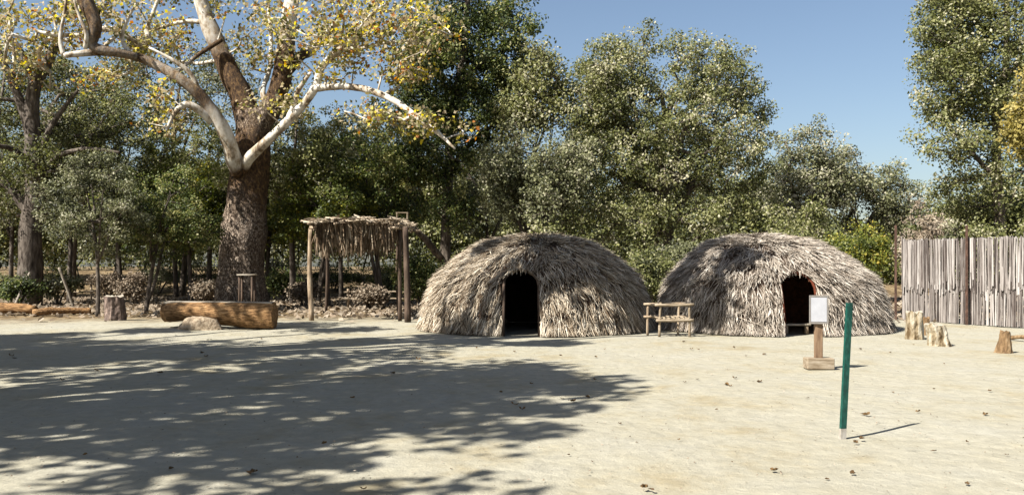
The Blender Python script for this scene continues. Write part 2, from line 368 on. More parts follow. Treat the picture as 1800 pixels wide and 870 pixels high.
    h2 = N(nt, 'ShaderNodeMath', operation='ADD'); L.new(h0.outputs[0], h2.inputs[0]); L.new(sm.outputs[0], h2.inputs[1])
    b = N(nt, 'ShaderNodeBump'); b.inputs['Strength'].default_value = .6; b.inputs['Distance'].default_value = .045; L.new(h2.outputs[0], b.inputs['Height']); L.new(b.outputs[0], p.inputs['Normal'])
    L.new(p.outputs[0], out.inputs[0])
    return m

def build_ground():
    xs = np.concatenate([np.linspace(-400, -32, 8), np.linspace(-30, 30, 241), np.linspace(32, 400, 8)])
    ys = np.concatenate([np.linspace(-60, 0, 5), np.linspace(1, 45, 177), np.linspace(46, 64, 19), np.linspace(70, 700, 9)])
    X, Y = np.meshgrid(xs, ys)
    Z = 0.010 * np.sin(X * 1.3 + 1) * np.sin(Y * .9) + .006 * np.sin(X * 3.1 + Y * 2.2) + .006 * np.sin(X * 2.1 - Y * 3.7 + 2) - .012
    tt = np.clip((Y - 43) / 18, 0, 1); Z = Z + 1.35 * tt * tt * (3 - 2 * tt)
    mb = MB()
    V = np.stack([X, Y, Z], -1).reshape(-1, 3)
    nx, ny = len(xs), len(ys)
    i = (np.arange(ny - 1)[:, None] * nx + np.arange(nx - 1)[None, :]).ravel()
    mb.add(V, np.stack([i, i + 1, i + 1 + nx, i + nx], 1))
    o = mb.build('ground', ground_mat())
    tag(o, kind='structure')
build_ground()

# ------------------------------------------------------------------ trees
def leaves(mb, centres, rads, per, size, rng, clump_r=None, up=0.35, flat=0.75, aspect=0.6, kind=4, rscale=1.0):
    """leaf blades scattered round the clump centres"""
    n = len(centres) * per
    ci = np.repeat(np.arange(len(centres)), per)
    d = rng.normal(size=(n, 3)); d /= np.linalg.norm(d, axis=1)[:, None]
    r = rng.random(n) ** 0.45
    pos = centres[ci] + d * r[:, None] * rads[ci][:, None] * np.array([1, 1, flat])
    nrm = rng.normal(size=(n, 3)) * .85 + d * .35 + np.array([-.35, -.45, up + .25]); nrm /= np.linalg.norm(nrm, axis=1)[:, None]
    t = np.cross(nrm, rng.normal(size=(n, 3))); t /= np.linalg.norm(t, axis=1)[:, None] + 1e-9
    b = np.cross(nrm, t)
    s = size * (0.6 + 0.8 * rng.random(n))
    cr = clump_r[ci] if clump_r is not None else 0.5
    rv = np.clip(cr + rng.normal(size=n) * .21 * rscale, 0, 1)
    t = t * s[:, None]; b = b * (s * aspect)[:, None]
    if kind == 4:
        V = np.stack([pos - t * .5, pos + b * .5 + t * .05, pos + t * .5, pos - b * .5 + t * .05], 1)
        k = 4
    else:      # lobed leaf outline of six points
        V = np.stack([pos - t * .5, pos - t * .1 + b * .6, pos + t * .12 + b * .28, pos + t * .55, pos + t * .12 - b * .28, pos - t * .1 - b * .6], 1)
        k = 6
    Fs = np.arange(n * k).reshape(n, k)
    mb.add(V.reshape(-1, 3), Fs, np.repeat(rv, k))

def grow(mb, stems, targets, rng, r_tip=0.012, sides=5, droop=0.0, rnd=0.5, r_exp=2.3, rmax=0.2):
    """join every target (clump centre) to the nearest wood by a bent branch; thickness follows what a branch carries"""
    nodes = []; par = []; fixed = []
    for s in stems:
        base = len(nodes)
        for i, p in enumerate(s):
            nodes.append(np.array(p)); par.append(base + i - 1 if i else -1); fixed.append(True)
    nodes_a = np.array(nodes)
    start = nodes_a.mean(0)
    order = np.argsort(np.min(np.linalg.norm(targets[:, None, :] - nodes_a[None, :, :], axis=2), axis=1))
    cap = len(nodes) + len(targets) * 5
    A = np.zeros((cap, 3)); A[:len(nodes)] = nodes_a; n = len(nodes)
    par = par + [0] * (cap - n); leafn = []
    lowfirst = np.array(A[:n, 2])
    for ti in order:
        t = targets[ti]
        dd = A[:n] - t
        dist = np.linalg.norm(dd, axis=1) + np.maximum(0, dd[:, 2]) * 1.0
        j = int(np.argmin(dist)); a = A[j]
        L = np.linalg.norm(t - a)
        k = max(1, min(4, int(L / 0.5)))
        prev = j
        off = rng.normal(size=3) * L * .10
        for q in range(1, k + 1):
            f = q / k
            p = a + (t - a) * f + off * math.sin(PI * f) + np.array([0, 0, (.12 - droop) * L * math.sin(PI * f)])
            A[n] = p; par[n] = prev; prev = n; n += 1
        leafn.append(prev)
    nf = len(nodes)
    w = np.zeros(n)
    for l in leafn: w[l] += 1
    for i in range(n - 1, nf - 1, -1):
        w[par[i]] += w[i]
    rad = np.minimum(rmax, r_tip * np.maximum(w, 1) ** (1 / r_exp))
    # chains
    kids = {}
    for i in range(nf, n): kids.setdefault(par[i], []).append(i)
    used = set()
    for i in range(nf, n):
        if i in used: continue
        p0 = par[i]
        chain = [i]; used.add(i); c = i
        while c in kids:
            nxt = max(kids[c], key=lambda q: w[q])
            if nxt in used: break
            chain.append(nxt); used.add(nxt); c = nxt
        pts = np.vstack([A[p0]] + [A[q] for q in chain]); rr = np.array([rad[chain[0]]] + [rad[q] for q in chain])
        rr[-1] = min(rr[-1], r_tip * .6)
        sd = 7 if rr[0] > .05 else (5 if rr[0] > .02 else 3)
        tube(mb, pts, rr, sd, rnd=rnd, caps=False)

def crown_clumps(lobes, n, rng, fill=0.55, zmin=0.6):
    """clump centres through a set of ellipsoids, denser to their outer shell"""
    lobes = np.array(lobes, float); vol = lobes[:, 3] * lobes[:, 4] * lobes[:, 5]; vol = vol ** .8
    k = rng.choice(len(lobes), n, p=vol / vol.sum())
    d = rng.normal(size=(n, 3)); d /= np.linalg.norm(d, axis=1)[:, None]
    r = (fill ** 2 + (1 - fill ** 2) * rng.random(n)) ** .5
    c = lobes[k, :3] + d * r[:, None] * lobes[k, 3:6]
    c[:, 2] = np.maximum(c[:, 2], zmin + rng.random(n) * .5)
    return c

def auto_lobes(c, R, n, rng, sub=0.38):
    c = np.array(c, float); R = np.array(R, float)
    out = [list(c) + list(R * .62)]
    for i in range(n):
        d = rng.normal(size=3); d[2] = abs(d[2]) * .9 - .25; d /= np.linalg.norm(d)
        s = sub * (0.6 + .7 * rng.random())
        out.append(list(c + d * R * (1 - s * .8)) + list(R * s))
    return out

def make_tree(name, label, cat, base, lobes, nclump, per, leaf, mat, stems, stem_r, bark='bark', seed=1, clump=(.35, .65), group=None,
              aspect=.6, kind=4, fill=.5, zmin=.6, r_tip=.012, tone=.5, tvar=.16, rmax=.2, up=.35, sides=12, rough=.16, extra=None, droop=0, stem_rnd=None, flat=.75, crown_mat=None, rscale=1.0):
    rng = np.random.default_rng(seed)
    t = thing(name, (base[0], base[1], 0), label, cat, group)
    mb = MB(); allst = []
    for i, (s, r) in enumerate(zip(stems, stem_r)):
        s = np.asarray(s, float)
        m = 5
        q = catmull(s, m)
        rr = np.interp(np.linspace(0, 1, len(q)), np.linspace(0, 1, len(r)), r)
        lob = None
        if i == 0:
            ph = rng.random() * 6
            lob = lambda a, u, ph=ph: 1 + max(0, (1 - u * 6)) * (.10 + .10 * np.sin(a * 5 + ph)) 
        rn = .5 if stem_rnd is None else (stem_rnd[i] if np.isscalar(stem_rnd[i]) else np.repeat(np.interp(np.linspace(0, 1, len(q)), np.linspace(0, 1, len(stem_rnd[i])), stem_rnd[i]), sides))
        tube(mb, q, rr, sides, rough, 2.0 if rr[0] > .15 else 5, rn, seed=seed + i, lobes=lob)
        allst.append(q[len(q) // 4:] if i == 0 else q[1:])
    c = crown_clumps(lobes, nclump, rng, fill, zmin)
    if extra is not None: c = np.vstack([c, np.asarray(extra, float)])
    grow(mb, allst, c, rng, r_tip, rnd=.5 if stem_rnd is None else 1.0, droop=droop, rmax=rmax)
    mb.build('trunk', M[bark], t)
    lb = MB()
    rads = clump[0] + (clump[1] - clump[0]) * rng.random(len(c))
    tn = np.clip(tone + rng.normal(size=len(c)) * tvar, 0, 1)
    leaves(lb, c, rads, per, leaf, rng, tn, up, flat, aspect, kind, rscale)
    lb.build('crown', M[mat], t, smooth=False)
    return t

def copy_tree(src, loc, rz, sc, label, name=None, group=None):
    r = src.copy(); r.name = name or src.name.split('.')[0]; COL.objects.link(r)
    r.location = (loc[0], loc[1], 0); r.rotation_euler = (0, 0, rz); r.scale = (sc, sc, sc)
    r['label'] = label
    if group: r['group'] = group
    for ch in src.children:
        c = ch.copy(); COL.objects.link(c); c.parent = r
    return r

# ---- the great sycamore
def sycamore():
    Y = 33.0
    rng = np.random.default_rng(3)
    b = G(0, 0)
    base = P(428, 0, Y); base[2] = 0
    def S(L, dy=0.0):
        """list of (px, py, depth offset)"""
        return [P(p[0], p[1], Y + (p[2] if len(p) > 2 else 0)) for p in L]
    pxr = Y / F      # metres per photo pixel
    stems, rad, rn = [], [], []
    def add(L, widths, r):
        stems.append(S(L)); rad.append([w * .5 * pxr for w in widths]); rn.append(r)
    add([(426, 546), (424, 480), (427, 420), (435, 350), (441, 290), (445, 240), (440, 195)], [84, 78, 80, 72, 64, 58, 50], [.02, .05, .13, .27, .44, .30, .24])
    # upper leaders
    add([(442, 230), (428, 180), (405, 130), (382, 80), (362, 30), (345, -30), (330, -120), (320, -230)], [48, 44, 37, 31, 27, 23, 17, 9], [.25, .34, .45, .58, .7, .7, 1, 1])
    add([(452, 225), (482, 180), (496, 135), (503, 80), (510, 20), (520, -60), (526, -170)], [42, 36, 33, 29, 26, 21, 11], [.2, .28, .36, .55, .8, 1, 1])
    # front left limb, white then brown
    add([(422, 304, -.55), (411, 280, -.95), (402, 250, -1.2), (384, 212, -1.5), (352, 168, -1.8), (318, 140, -2), (270, 112, -2), (230, 98, -2.2), (175, 92, -2.6), (112, 98, -3)], [27, 28, 25, 22, 20, 18, 16, 14, 12, 8], [.42, .8, 1, .7, .55, .62, .6, .5, .5, .9])
    # front right limb
    add([(428, 300, -.6), (438, 278, -1.0), (468, 250, -1.4), (505, 214, -1.7), (535, 182, -1.9), (556, 150, -2), (566, 118, -2), (600, 86, -2.2), (636, 52, -2.4), (654, 30, -2.5), (675, -30, -2.6)], [20, 18, 16, 15, 14, 13, 12, 12, 12, 9, 5], [.42, .8, .9, .8, 1, .8, .8, 1, 1, 1, 1])
    # drooping right branch
    add([(552, 156, -2), (600, 152, -2.5), (645, 158, -3), (690, 176, -3.4), (728, 202, -3.8), (768, 232, -4.2), (800, 262, -4.5)], [13, 11, 11, 10, 9, 7, 3], [.9, .9, 1, .9, .9, .8, .8])
    # arched side limb at left
    add([(372, 214, -1.5), (352, 196, -1.8), (330, 184, -2), (313, 192, -2.1), (300, 212, -2.2), (292, 232, -2.3)], [14, 13, 12, 9, 6, 3], [1, 1, 1, 1, .9, .9])
    # hanging limb at upper left
    add([(128, -60, -3), (150, 0, -3), (168, 45, -3), (163, 80, -2.9), (200, 92, -2.8), (240, 100, -2.4)], [28, 25, 21, 17, 14, 12], [.55, .55, .55, .6, .6, .6])
    add([(112, 98, -3), (106, 70, -3), (112, 30, -3), (118, -10, -3)], [8, 6, 5, 4], [1, 1, 1, 1])
    add([(150, 86, -3), (152, 60, -3.2), (140, 30, -3.3), (130, 0, -3.4)], [7, 6, 5, 3], [1, 1, 1, 1])
    # thin crossing branches
    add([(390, 70, -.5), (350, 96, -.8), (320, 120, -1.2), (285, 150, -1.6)], [8, 7, 6, 5], [.5, .5, .7, .8])
    add([(362, 40, 0), (330, 38, .2), (300, 44, .4), (258, 56, .6)], [9, 8, 6, 4], [1, 1, 1, 1])
    add([(258, 50, .6), (268, 25, .6), (282, -10, .6), (300, -60, .6)], [7, 6, 6, 5], [1, 1, 1, 1])
    add([(405, 130, 0), (385, 108, 1), (350, 112, 2), (318, 108, 3)], [9, 7, 6, 3], [1, 1, 1, .9])
    add([(470, 195, 0), (462, 160, .4), (474, 120, 1.0), (476, 60, 1.5), (468, -20, 2)], [10, 9, 8, 7, 5], [1, 1, 1, 1, 1])
    add([(496, 135, 0), (528, 100, .6), (548, 88, 1), (590, 40, 1.4), (622, -20, 1.8)], [22, 18, 17, 11, 8], [.4, .5, .8, 1, 1])
    add([(505, 214, -1.7), (516, 188, -1.8), (524, 160, -1.9), (546, 128, -2)], [11, 9, 8, 5], [.9, 1, 1, 1])
    add([(352, 168, -1.8), (335, 130, -2), (300, 104, -2.2), (262, 84, -2.3)], [10, 8, 6, 3], [.8, .9, 1, 1])
    add([(600, 86, -2.2), (640, 84, -2.5), (690, 74, -2.8), (735, 80, -3)], [8, 6, 5, 3], [1, 1, 1, 1])
    add([(230, 98, -2.2), (215, 70, -2.2), (222, 40, -2.4), (240, 5, -2.5)], [8, 7, 5, 4], [1, 1, 1, 1])
    lobes = []
    # leaf masses placed by where they show, at several depths
    for (px, py, rx, rz, d) in [(40, 60, 90, 60, 1), (110, 20, 90, 60, 0), (60, 130, 60, 30, 2), (210, 30, 80, 50, -1), (250, 100, 60, 30, 0), (190, 135, 70, 18, 0), (310, 60, 50, 40, 2), (330, -10, 90, 40, 3),
                                (450, 20, 80, 60, 0), (470, 100, 50, 35, 1), (540, 50, 70, 60, -2), (590, 110, 60, 40, -2), (620, 30, 80, 60, -3), (690, 60, 70, 60, -3), (700, 140, 40, 35, -3), (740, 100, 30, 36, -3),
                                (750, 30, 60, 50, -2), (640, 200, 50, 18, -4), (300, 180, 40, 24, -1.5), (290, 215, 26, 18, -2), (500, 190, 40, 20, -2), (728, 212, 34, 16, -3.8), (790, 250, 26, 18, -4.4),
                                (100, -90, 150, 60, 3), (350, -110, 160, 70, 4), (600, -90, 150, 70, 1), (760, -60, 100, 60, 1), (200, -180, 160, 70, 5), (480, -220, 180, 80, 4), (-60, 40, 70, 70, 2)]:
        c = P(px, py, Y + d); lobes.append([c[0], c[1], c[2], rx * pxr, 2.2, rz * pxr])
    t = make_tree('sycamore_tree', 'huge sycamore with thick brown trunk, white upper limbs and yellowing leaves behind the log bench', 'tree', base, lobes, 700, 42, .132, 'syc_leaf', stems, rad,
                  'syc_bark', 3, (.4, .8), None, .85, 6, .2, 6.0, .019, .5, .13, stem_rnd=rn, sides=20, rough=.14, rmax=.12, rscale=1.25)
    return t
sycamore()

# ---- leaning slab of scaly bark: part of trunk silhouette is made inside the sycamore; left oak
def left_oak():
    Y = 36.0; q = Y / F
    base = P(50, 0, Y); base[2] = 0
    st = [[P(48, 545, Y), P(52, 480, Y), P(54, 410, Y), P(62, 340, Y), (P(60, 270, Y)), P(56, 210, Y), P(62, 150, Y), P(86, 105, Y), P(104, 60, Y)],
          [P(58, 385, Y), P(30, 345, Y), P(6, 318, Y), P(-30, 290, Y)],
          [P(56, 240, Y), P(40, 190, Y), P(20, 140, Y), P(2, 100, Y), P(-15, 50, Y)],
          [P(62, 300, Y), P(84, 235, Y), P(112, 190, Y), P(138, 158, Y)],
          [P(62, 170, Y), P(45, 110, Y), P(28, 75, Y), P(5, 60, Y)],
          [P(60, 290, Y), P(20, 262, Y - 1), P(-20, 255, Y - 2)],
          [P(66, 330, Y), P(95, 280, Y), P(150, 262, Y - 1), P(210, 268, Y - 2)]]
    rd = [[w * .5 * q for w in W] for W in ([42, 38, 38, 36, 32, 24, 22, 18, 10], [20, 17, 15, 10], [22, 17, 14, 9, 5], [12, 10, 8, 4], [10, 9, 7, 4], [12, 9, 6], [12, 9, 7, 4])]
    lobes = []
    for (px, py, rx, rz, d) in [(40, 290, 80, 50, -1), (120, 220, 90, 70, 0), (130, 320, 70, 50, 0), (0, 190, 60, 60, 1), (60, 120, 70, 60, 2), (180, 270, 60, 50, -1), (90, 380, 60, 22, 0), (-40, 330, 70, 70, 0), (170, 160, 60, 50, 2), (230, 220, 60, 60, 1), (200, 350, 60, 40, 1)]:
        c = P(px, py, Y + d + (.2 if 235 < py < 335 and px < 100 else 2.2)); lobes.append([c[0], c[1], c[2], rx * q, 1.9, rz * q])
    make_tree('oak_tree', 'old oak with grey trunk forking low, standing farthest left beside the fallen log', 'tree', base, lobes, 430, 75, .11, 'oak_leaf', st, rd, 'oak_bark', 5, (.35, .75), fill=.2, tone=.36, tvar=.2, r_tip=.014, rmax=.1)
left_oak()

# ---- trees behind the huts
def lobed(name, label, px, top, half, Y, nclump, per, leaf, mat, seed, low=430, trunk_w=26, tone=.55, tvar=.24, zmin=.5, fill=.35, nl=16, bark='bark', stems=None, cl=(.28, .6), depth=None, group=None, up=.35, extra=None, xl=None):
    q = Y / F
    base = P(px, 0, Y); base[2] = 0
    zt = P(px, top, Y)[2]; zb = max(.5, P(px, low, Y)[2])
    R = np.array([half * q, depth or half * q * .85, (zt - zb) / 2 * 1.0]); c = np.array([base[0], Y, (zt + zb) / 2])
    rng = np.random.default_rng(seed + 50)
    lobes = auto_lobes(c, R, nl, rng)
    if xl:
        for (ax, ay, rx, rz, d) in xl:
            cc = P(ax, ay, Y + d); lobes.append([cc[0], cc[1], cc[2], rx * q, min(rx, 60) * q, rz * q])
    if stems is None:
        j = lambda s: rng.normal() * s
        h = zb + (zt - zb) * .7
        main = [base + np.array([j(.05), 0, -.05]), base + np.array([j(.25), j(.2), h * .25]), base + np.array([j(.4), j(.3), h * .5]), base + np.array([j(.6), j(.4), h * .78]), base + np.array([j(.8), j(.5), h])]
        stems = [main]
        rs = [[trunk_w * .5 * q * k for k in (1.05, .9, .75, .5, .2)]]
        for i in range(4):
            a = rng.random() * 2 * PI; s = main[1 + i % 2]
            e = c + np.array([math.cos(a) * R[0] * .6, math.sin(a) * R[1] * .6, R[2] * (.0 + .5 * rng.random())])
            stems.append([s, s * .6 + e * .4 + np.array([0, 0, .2]), e]); rs.append([trunk_w * .5 * q * k for k in (.6, .4, .15)])
    else:
        stems, rs = stems
    return make_tree(name, label, 'tree', base, lobes, nclump, per, leaf, M_key(mat), stems, rs, bark, seed, cl, group, fill=fill, zmin=zmin, tone=tone, tvar=tvar, up=up, extra=extra, rmax=.12)
def M_key(k): return k

# central live oak with ragged top
lobed('oak_tree', 'broad grey green oak rising behind the gap between the two huts, the tallest behind them', 1165, 40, 200, 34, 1250, 85, .098, 'oak_leaf', 21, low=470, trunk_w=34, tone=.56, tvar=.22,
      xl=[(1090, 130, 60, 60, 0), (1140, 70, 40, 40, 0), (1200, 75, 40, 45, 0), (1260, 130, 60, 45, 0), (1310, 170, 45, 35, 0), (1330, 240, 40, 40, 0), (1060, 180, 60, 60, 0), (1230, 240, 110, 80, -2), (1100, 320, 110, 80, -2), (1300, 330, 80, 70, -1),
          (1075, 85, 12, 22, 0), (1125, 50, 12, 20, 0), (1185, 45, 12, 22, 0), (1292, 108, 22, 14, 0), (1340, 200, 20, 14, 0), (1240, 90, 14, 22, 0), (1120, 400, 70, 50, -2), (1220, 390, 80, 50, -2), (1040, 390, 60, 40, -2)])
lobed('oak_tree', 'thin crowned tall tree showing as grey flecks against sky behind the sycamore limbs', 320, 20, 150, 46, 230, 55, .13, 'grey_leaf', 33, low=330, trunk_w=10, tone=.4, fill=.2, cl=(.3, .8))
lobed('oak_tree', 'tall sparse tree behind the old oak, its top mingled with yellow sycamore leaves', 130, 60, 130, 44, 220, 55, .13, 'grey_leaf', 34, low=330, trunk_w=10, tone=.36, fill=.2, cl=(.3, .8))
lobed('oak_tree', 'lighter olive oak directly behind the left hut, lower than its neighbours', 955, 205, 110, 31.5, 330, 90, .10, 'grey_leaf', 22, low=470, trunk_w=18, tone=.5, tvar=.16,
      xl=[(900, 300, 60, 60, 0), (1000, 280, 60, 60, 0), (930, 240, 40, 40, 0)])
# tall dark tree
q0 = 35.0 / F
dk = [[P(783, 545, 35), P(783, 470, 35), P(784, 400, 35), P(788, 320, 35), P(795, 220, 35), P(812, 110, 35), (P(822, 0, 35)), P(826, -90, 35)],
      [P(775, 455, 34.9), P(752, 425, 34.4), P(728, 402, 34), P(712, 385, 33.6)],
      [P(790, 300, 35), P(830, 250, 35), P(880, 210, 34.5)], [P(795, 230, 35), P(750, 170, 34.5), P(715, 120, 34)], [P(805, 150, 35), P(860, 100, 35), P(910, 60, 35)]]
dr = [[w * .5 * q0 for w in W] for W in ([24, 20, 17, 16, 15, 13, 10, 5], [13, 11, 9, 5], [10, 8, 4], [12, 8, 4], [10, 8, 4])]
lobed('evergreen_tree', 'tall dark evergreen with thin black trunk between the brush shade shelter and the left hut', 812, -120, 120, 35, 760, 90, .115, 'dark_leaf', 23, low=420, tone=.52, tvar=.2, stems=(dk, dr), nl=18,
      xl=[(880, 40, 70, 60, -1), (900, 110, 60, 50, 0), (860, 190, 70, 50, -1), (920, 180, 50, 40, 0), (800, 280, 70, 60, -1), (740, 200, 60, 60, -1), (760, 80, 80, 70, -2), (800, 370, 50, 40, -1), (880, 10, 50, 30, 0)])
# an autumn crown peeping between
lobed('sycamore_tree', 'thin light green tree crown between the dark evergreen and the broad oak', 935, 75, 72, 33.5, 170, 60, .12, 'oak_leaf', 24, low=300, trunk_w=8, tone=.66, tvar=.16, fill=.2, cl=(.4, .7))
# right-mid trees
lobed('oak_tree', 'grey green tree with thin ragged top behind the doorway of the right hut', 1425, 222, 80, 38, 260, 75, .11, 'grey_leaf', 25, low=470, trunk_w=16, tone=.52, fill=.25, cl=(.3, .7), xl=[(1440, 225, 16, 26, 0), (1400, 270, 40, 40, 0), (1372, 240, 14, 20, 0)])
lobed('oak_tree', 'small twiggy tree whose open top stands against sky left of the fence', 1530, 292, 75, 40, 210, 70, .11, 'grey_leaf', 26, low=470, trunk_w=14, tone=.45, fill=.2, cl=(.3, .65), xl=[(1490, 270, 22, 30, 0), (1575, 300, 25, 20, 0), (1540, 330, 60, 50, 0), (1595, 335, 40, 36, 0), (1480, 320, 50, 45, 0)])
rs_ = 33 / F
rt = [[P(1765, 545, 33), P(1762, 440, 33), P(1755, 340, 33), P(1752, 230, 33), P(1768, 120, 33), P(1770, 0, 33), P(1775, -120, 33)], [P(1752, 250, 33), P(1740, 180, 33), P(1700, 110, 33)], [P(1756, 320, 33), P(1700, 260, 33), P(1650, 200, 33)], [P(1765, 140, 33), P(1800, 100, 33), P(1840, 60, 33)]]
rr_ = [[w * .5 * rs_ for w in W] for W in ([20, 18, 16, 13, 11, 9, 5], [9, 7, 3], [9, 7, 3], [8, 6, 3])]
lobed('oak_tree', 'tall open green tree behind the reed fence, its crown running off the top right', 1765, -140, 150, 33, 760, 80, .11, 'oak_leaf', 27, low=330, tone=.56, tvar=.17, stems=(rt, rr_), fill=.3, nl=14, cl=(.35, .7),
      xl=[(1660, 50, 45, 50, 0), (1680, 120, 50, 40, 0), (1640, 180, 40, 30, 0), (1660, 240, 55, 40, -1), (1720, 280, 70, 50, 0), (1740, 180, 60, 40, 0), (1780, 60, 60, 60, 0), (1640, 205, 30, 16, 0), (1690, 10, 60, 50, 0), (1700, 200, 60, 50, 0), (1780, 240, 60, 60, 0), (1740, 330, 80, 50, 0), (1660, 320, 40, 40, 0), (1780, 140, 60, 60, 0)])
lobed('sycamore_tree', 'yellow leaved sapling at the right edge behind the reed fence', 1808, 130, 32, 29.5, 70, 70, .12, 'autumn_leaf', 28, low=330, trunk_w=7, tone=.55, fill=.2, cl=(.3, .55))
lobed('oak_tree', 'low dark green oak standing just behind the reed fence at right', 1720, 330, 100, 35, 300, 80, .10, 'oak_leaf', 29, low=480, trunk_w=12, tone=.45, fill=.3)

# shrubs behind the huts and fence
def shrub(name, label, px, top, half, Y, ncl, per, leaf, mat, seed, tone=.5, low=520, bark='bark', cl=(.25, .5), zmin=.3):
    qq = Y / F; base = P(px, 0, Y); base[2] = 0
    zt = P(px, top, Y)[2]; R = np.array([half * qq, half * qq * .7, zt * .5]); c = np.array([base[0], Y, zt * .52])
    rng = np.random.default_rng(seed)
    lobes = auto_lobes(c, R, 8, rng)
    st = []; rs = []
    for i in range(5):
        a = rng.random() * 6.28
        st.append([base + np.array([math.cos(a) * .08, math.sin(a) * .08, -.03]), base + np.array([math.cos(a) * R[0] * .25, math.sin(a) * R[1] * .25, zt * .3]), base + np.array([math.cos(a) * R[0] * .55, math.sin(a) * R[1] * .5, zt * .65])])
        rs.append([.05, .035, .012])
    t = thing(name, base, label, 'shrub', 'shrubs behind the clearing')
    mb = MB(); al = []
    for s, r in zip(st, rs):
        qv = catmull(s, 4); tube(mb, qv, np.interp(np.linspace(0, 1, len(qv)), [0, .5, 1], r), 6); al.append(qv)
    cc = crown_clumps(lobes, ncl, rng, .3, zmin)
    grow(mb, al, cc, rng, .006)
    mb.build('stem', M[bark], t)
    lb = MB(); leaves(lb, cc, cl[0] + (cl[1] - cl[0]) * rng.random(len(cc)), per, leaf, rng, np.clip(tone + rng.normal(size=len(cc)) * .17, 0, 1)); lb.build('foliage', M[mat], t, smooth=False)
    return t
shrub('shrub', 'grey green bush filling the gap between the two huts', 1150, 425, 48, 27.5, 90, 80, .08, 'oak_leaf', 60, .45)
shrub('shrub', 'yellow green bush between the right hut and the rusty fence post', 1510, 385, 75, 28.5, 150, 80, .085, 'yellow_leaf', 61, .45)
shrub('shrub', 'bushy green shrub behind the top right of the right hut', 1410, 345, 75, 30, 150, 80, .09, 'oak_leaf', 62, .6)
shrub('shrub', 'olive shrub behind the top left of the right hut', 1180, 400, 70, 29, 120, 80, .09, 'grey_leaf', 63, .4)
shrub('shrub', 'low green bush rising behind the middle of the left hut', 990, 390, 90, 28.5, 150, 80, .09, 'oak_leaf', 64, .5)
shrub('shrub', 'dark green bush just left of the left hut under the evergreen', 745, 440, 50, 30, 90, 80, .085, 'dark_leaf', 65, .6)
shrub('dry_bush', 'pale dry leafless bush above the left end of the reed fence', 1620, 345, 55, 31, 90, 60, .09, 'dry_twig', 66, .6, bark='pale_bark')
shrub('shrub', 'green bush behind the right part of the reed fence', 1780, 350, 90, 29.5, 150, 80, .09, 'oak_leaf', 67, .6)
shrub('shrub', 'dull green bush behind the reed fence right of its second post', 1690, 380, 50, 29.5, 100, 80, .085, 'grey_leaf', 68, .45)

# ---- understory trees in the grove at left (prototypes copied)
def understory(seed, h, R, mat, tone, lean=0.0, tw=.11, two=False, zb=2.2, name='young_oak_tree'):
    rng = np.random.default_rng(seed)
    base = np.array([0., 0., 0.])
    st = [[(0, 0, -.05), (lean * .4, .05, h * .2), (lean * .9 + rng.normal() * .15, .1, h * .45), (lean * 1.2 + rng.normal() * .3, 0, h * .8)]]
    rs = [[tw, tw * .85, tw * .7, tw * .3]]
    if two:
        st.append([(.02, 0, .3), (.45, .1, h * .22), (.9, .1, h * .5), (1.3, .2, h * .75)]); rs.append([tw * .8, tw * .7, tw * .6, tw * .2])
    for i in range(4):
        a = rng.random() * 6.28
        s = np.array(st[0][2 if i % 2 else 1], float) + np.array([0, 0, h * .12])
        e = np.array([math.cos(a) * R * .7, math.sin(a) * R * .6, h * (.55 + .3 * rng.random())])
        st.append([s, s * .5 + e * .5 + np.array([0, 0, .3]), e]); rs.append([tw * .55, tw * .35, tw * .15])
    c = np.array([lean, 0, (h + zb) / 2]); RR = np.array([R, R * .85, (h - zb) / 2])
    return make_tree(name, 'tree', 'tree', base, auto_lobes(c, RR, 18, rng, .32), 270, 85, .115, mat, st, rs, 'oak_bark', seed, (.26, .6), 'trees of the shady grove behind the sycamore', fill=.25, zmin=zb - .4, tone=tone, tvar=.2, r_tip=.012, rmax=.07)
protoA = understory(101, 8.6, 3.3, 'grey_leaf', .36, zb=1.2)
protoB = understory(102, 7.6, 3.0, 'dark_leaf', .62, lean=.5, two=True, zb=.9)
protoC = understory(103, 9.4, 3.4, 'oak_leaf', .52, lean=-.4, tw=.14, zb=1.6)
protoD = understory(104, 6.6, 2.6, 'yellow_leaf', .28, zb=.9)
grove = [
    (protoA, 172, 556, .62, 'slim tree with pale straight trunk right behind the dark stump', 0.3),
    (protoB, 256, 550, .72, 'young oak with two black stems forming a narrow V behind the log bench', 0.0),
    (protoC, 515, 536, 1.0, 'dark slim tree right of the sycamore and left of the brush shade shelter', 2.0),
    (protoD, 577, 540, .9, 'slender tree seen through the left half of the brush shade shelter', 1.0),
    (protoB, 672, 538, 1.0, 'tree with greyish stem seen through the right half of the brush shade shelter', 2.4),
    (protoA, 122, 531, 1.0, 'leaning pale stemmed young oak between the old oak and the slim pale tree', 4.0),
    (protoD, 335, 530, 1.0, 'young tree with thin pinkish trunk left of the sycamore, the nearer of a pair', 3.0),
    (protoC, 366, 526, 1.0, 'grove tree close against the left side of the sycamore trunk', 5.0),
    (protoC, 215, 524, 1.1, 'tall dark oak deep in the grove behind the stump', .7),
    (protoA, 600, 525, 1.1, 'leafy oak whose crown rises above the middle of the brush shade shelter', 2.8),
    (protoC, 700, 526, 1.05, 'green oak crown right above the right post of the brush shade shelter', 4.4),
    (protoD, 470, 524, 1.15, 'yellow green oak crown showing right of the sycamore trunk', .2),
    (protoD, 310, 523, 1.2, 'yellow green crowned oak left of the sycamore, behind the pinkish trunks', 1.9),
    (protoA, 20, 525, 1.1, 'oak behind the old grey oak at the left edge', 3.6),
    (protoB, 560, 530, 1.05, 'dark crowned oak behind the left post of the brush shade shelter', 5.5),
    (protoA, 860, 523, 1.0, 'oak filling the gap behind the evergreen, low behind the left hut', 1.2),
]
seen = set()
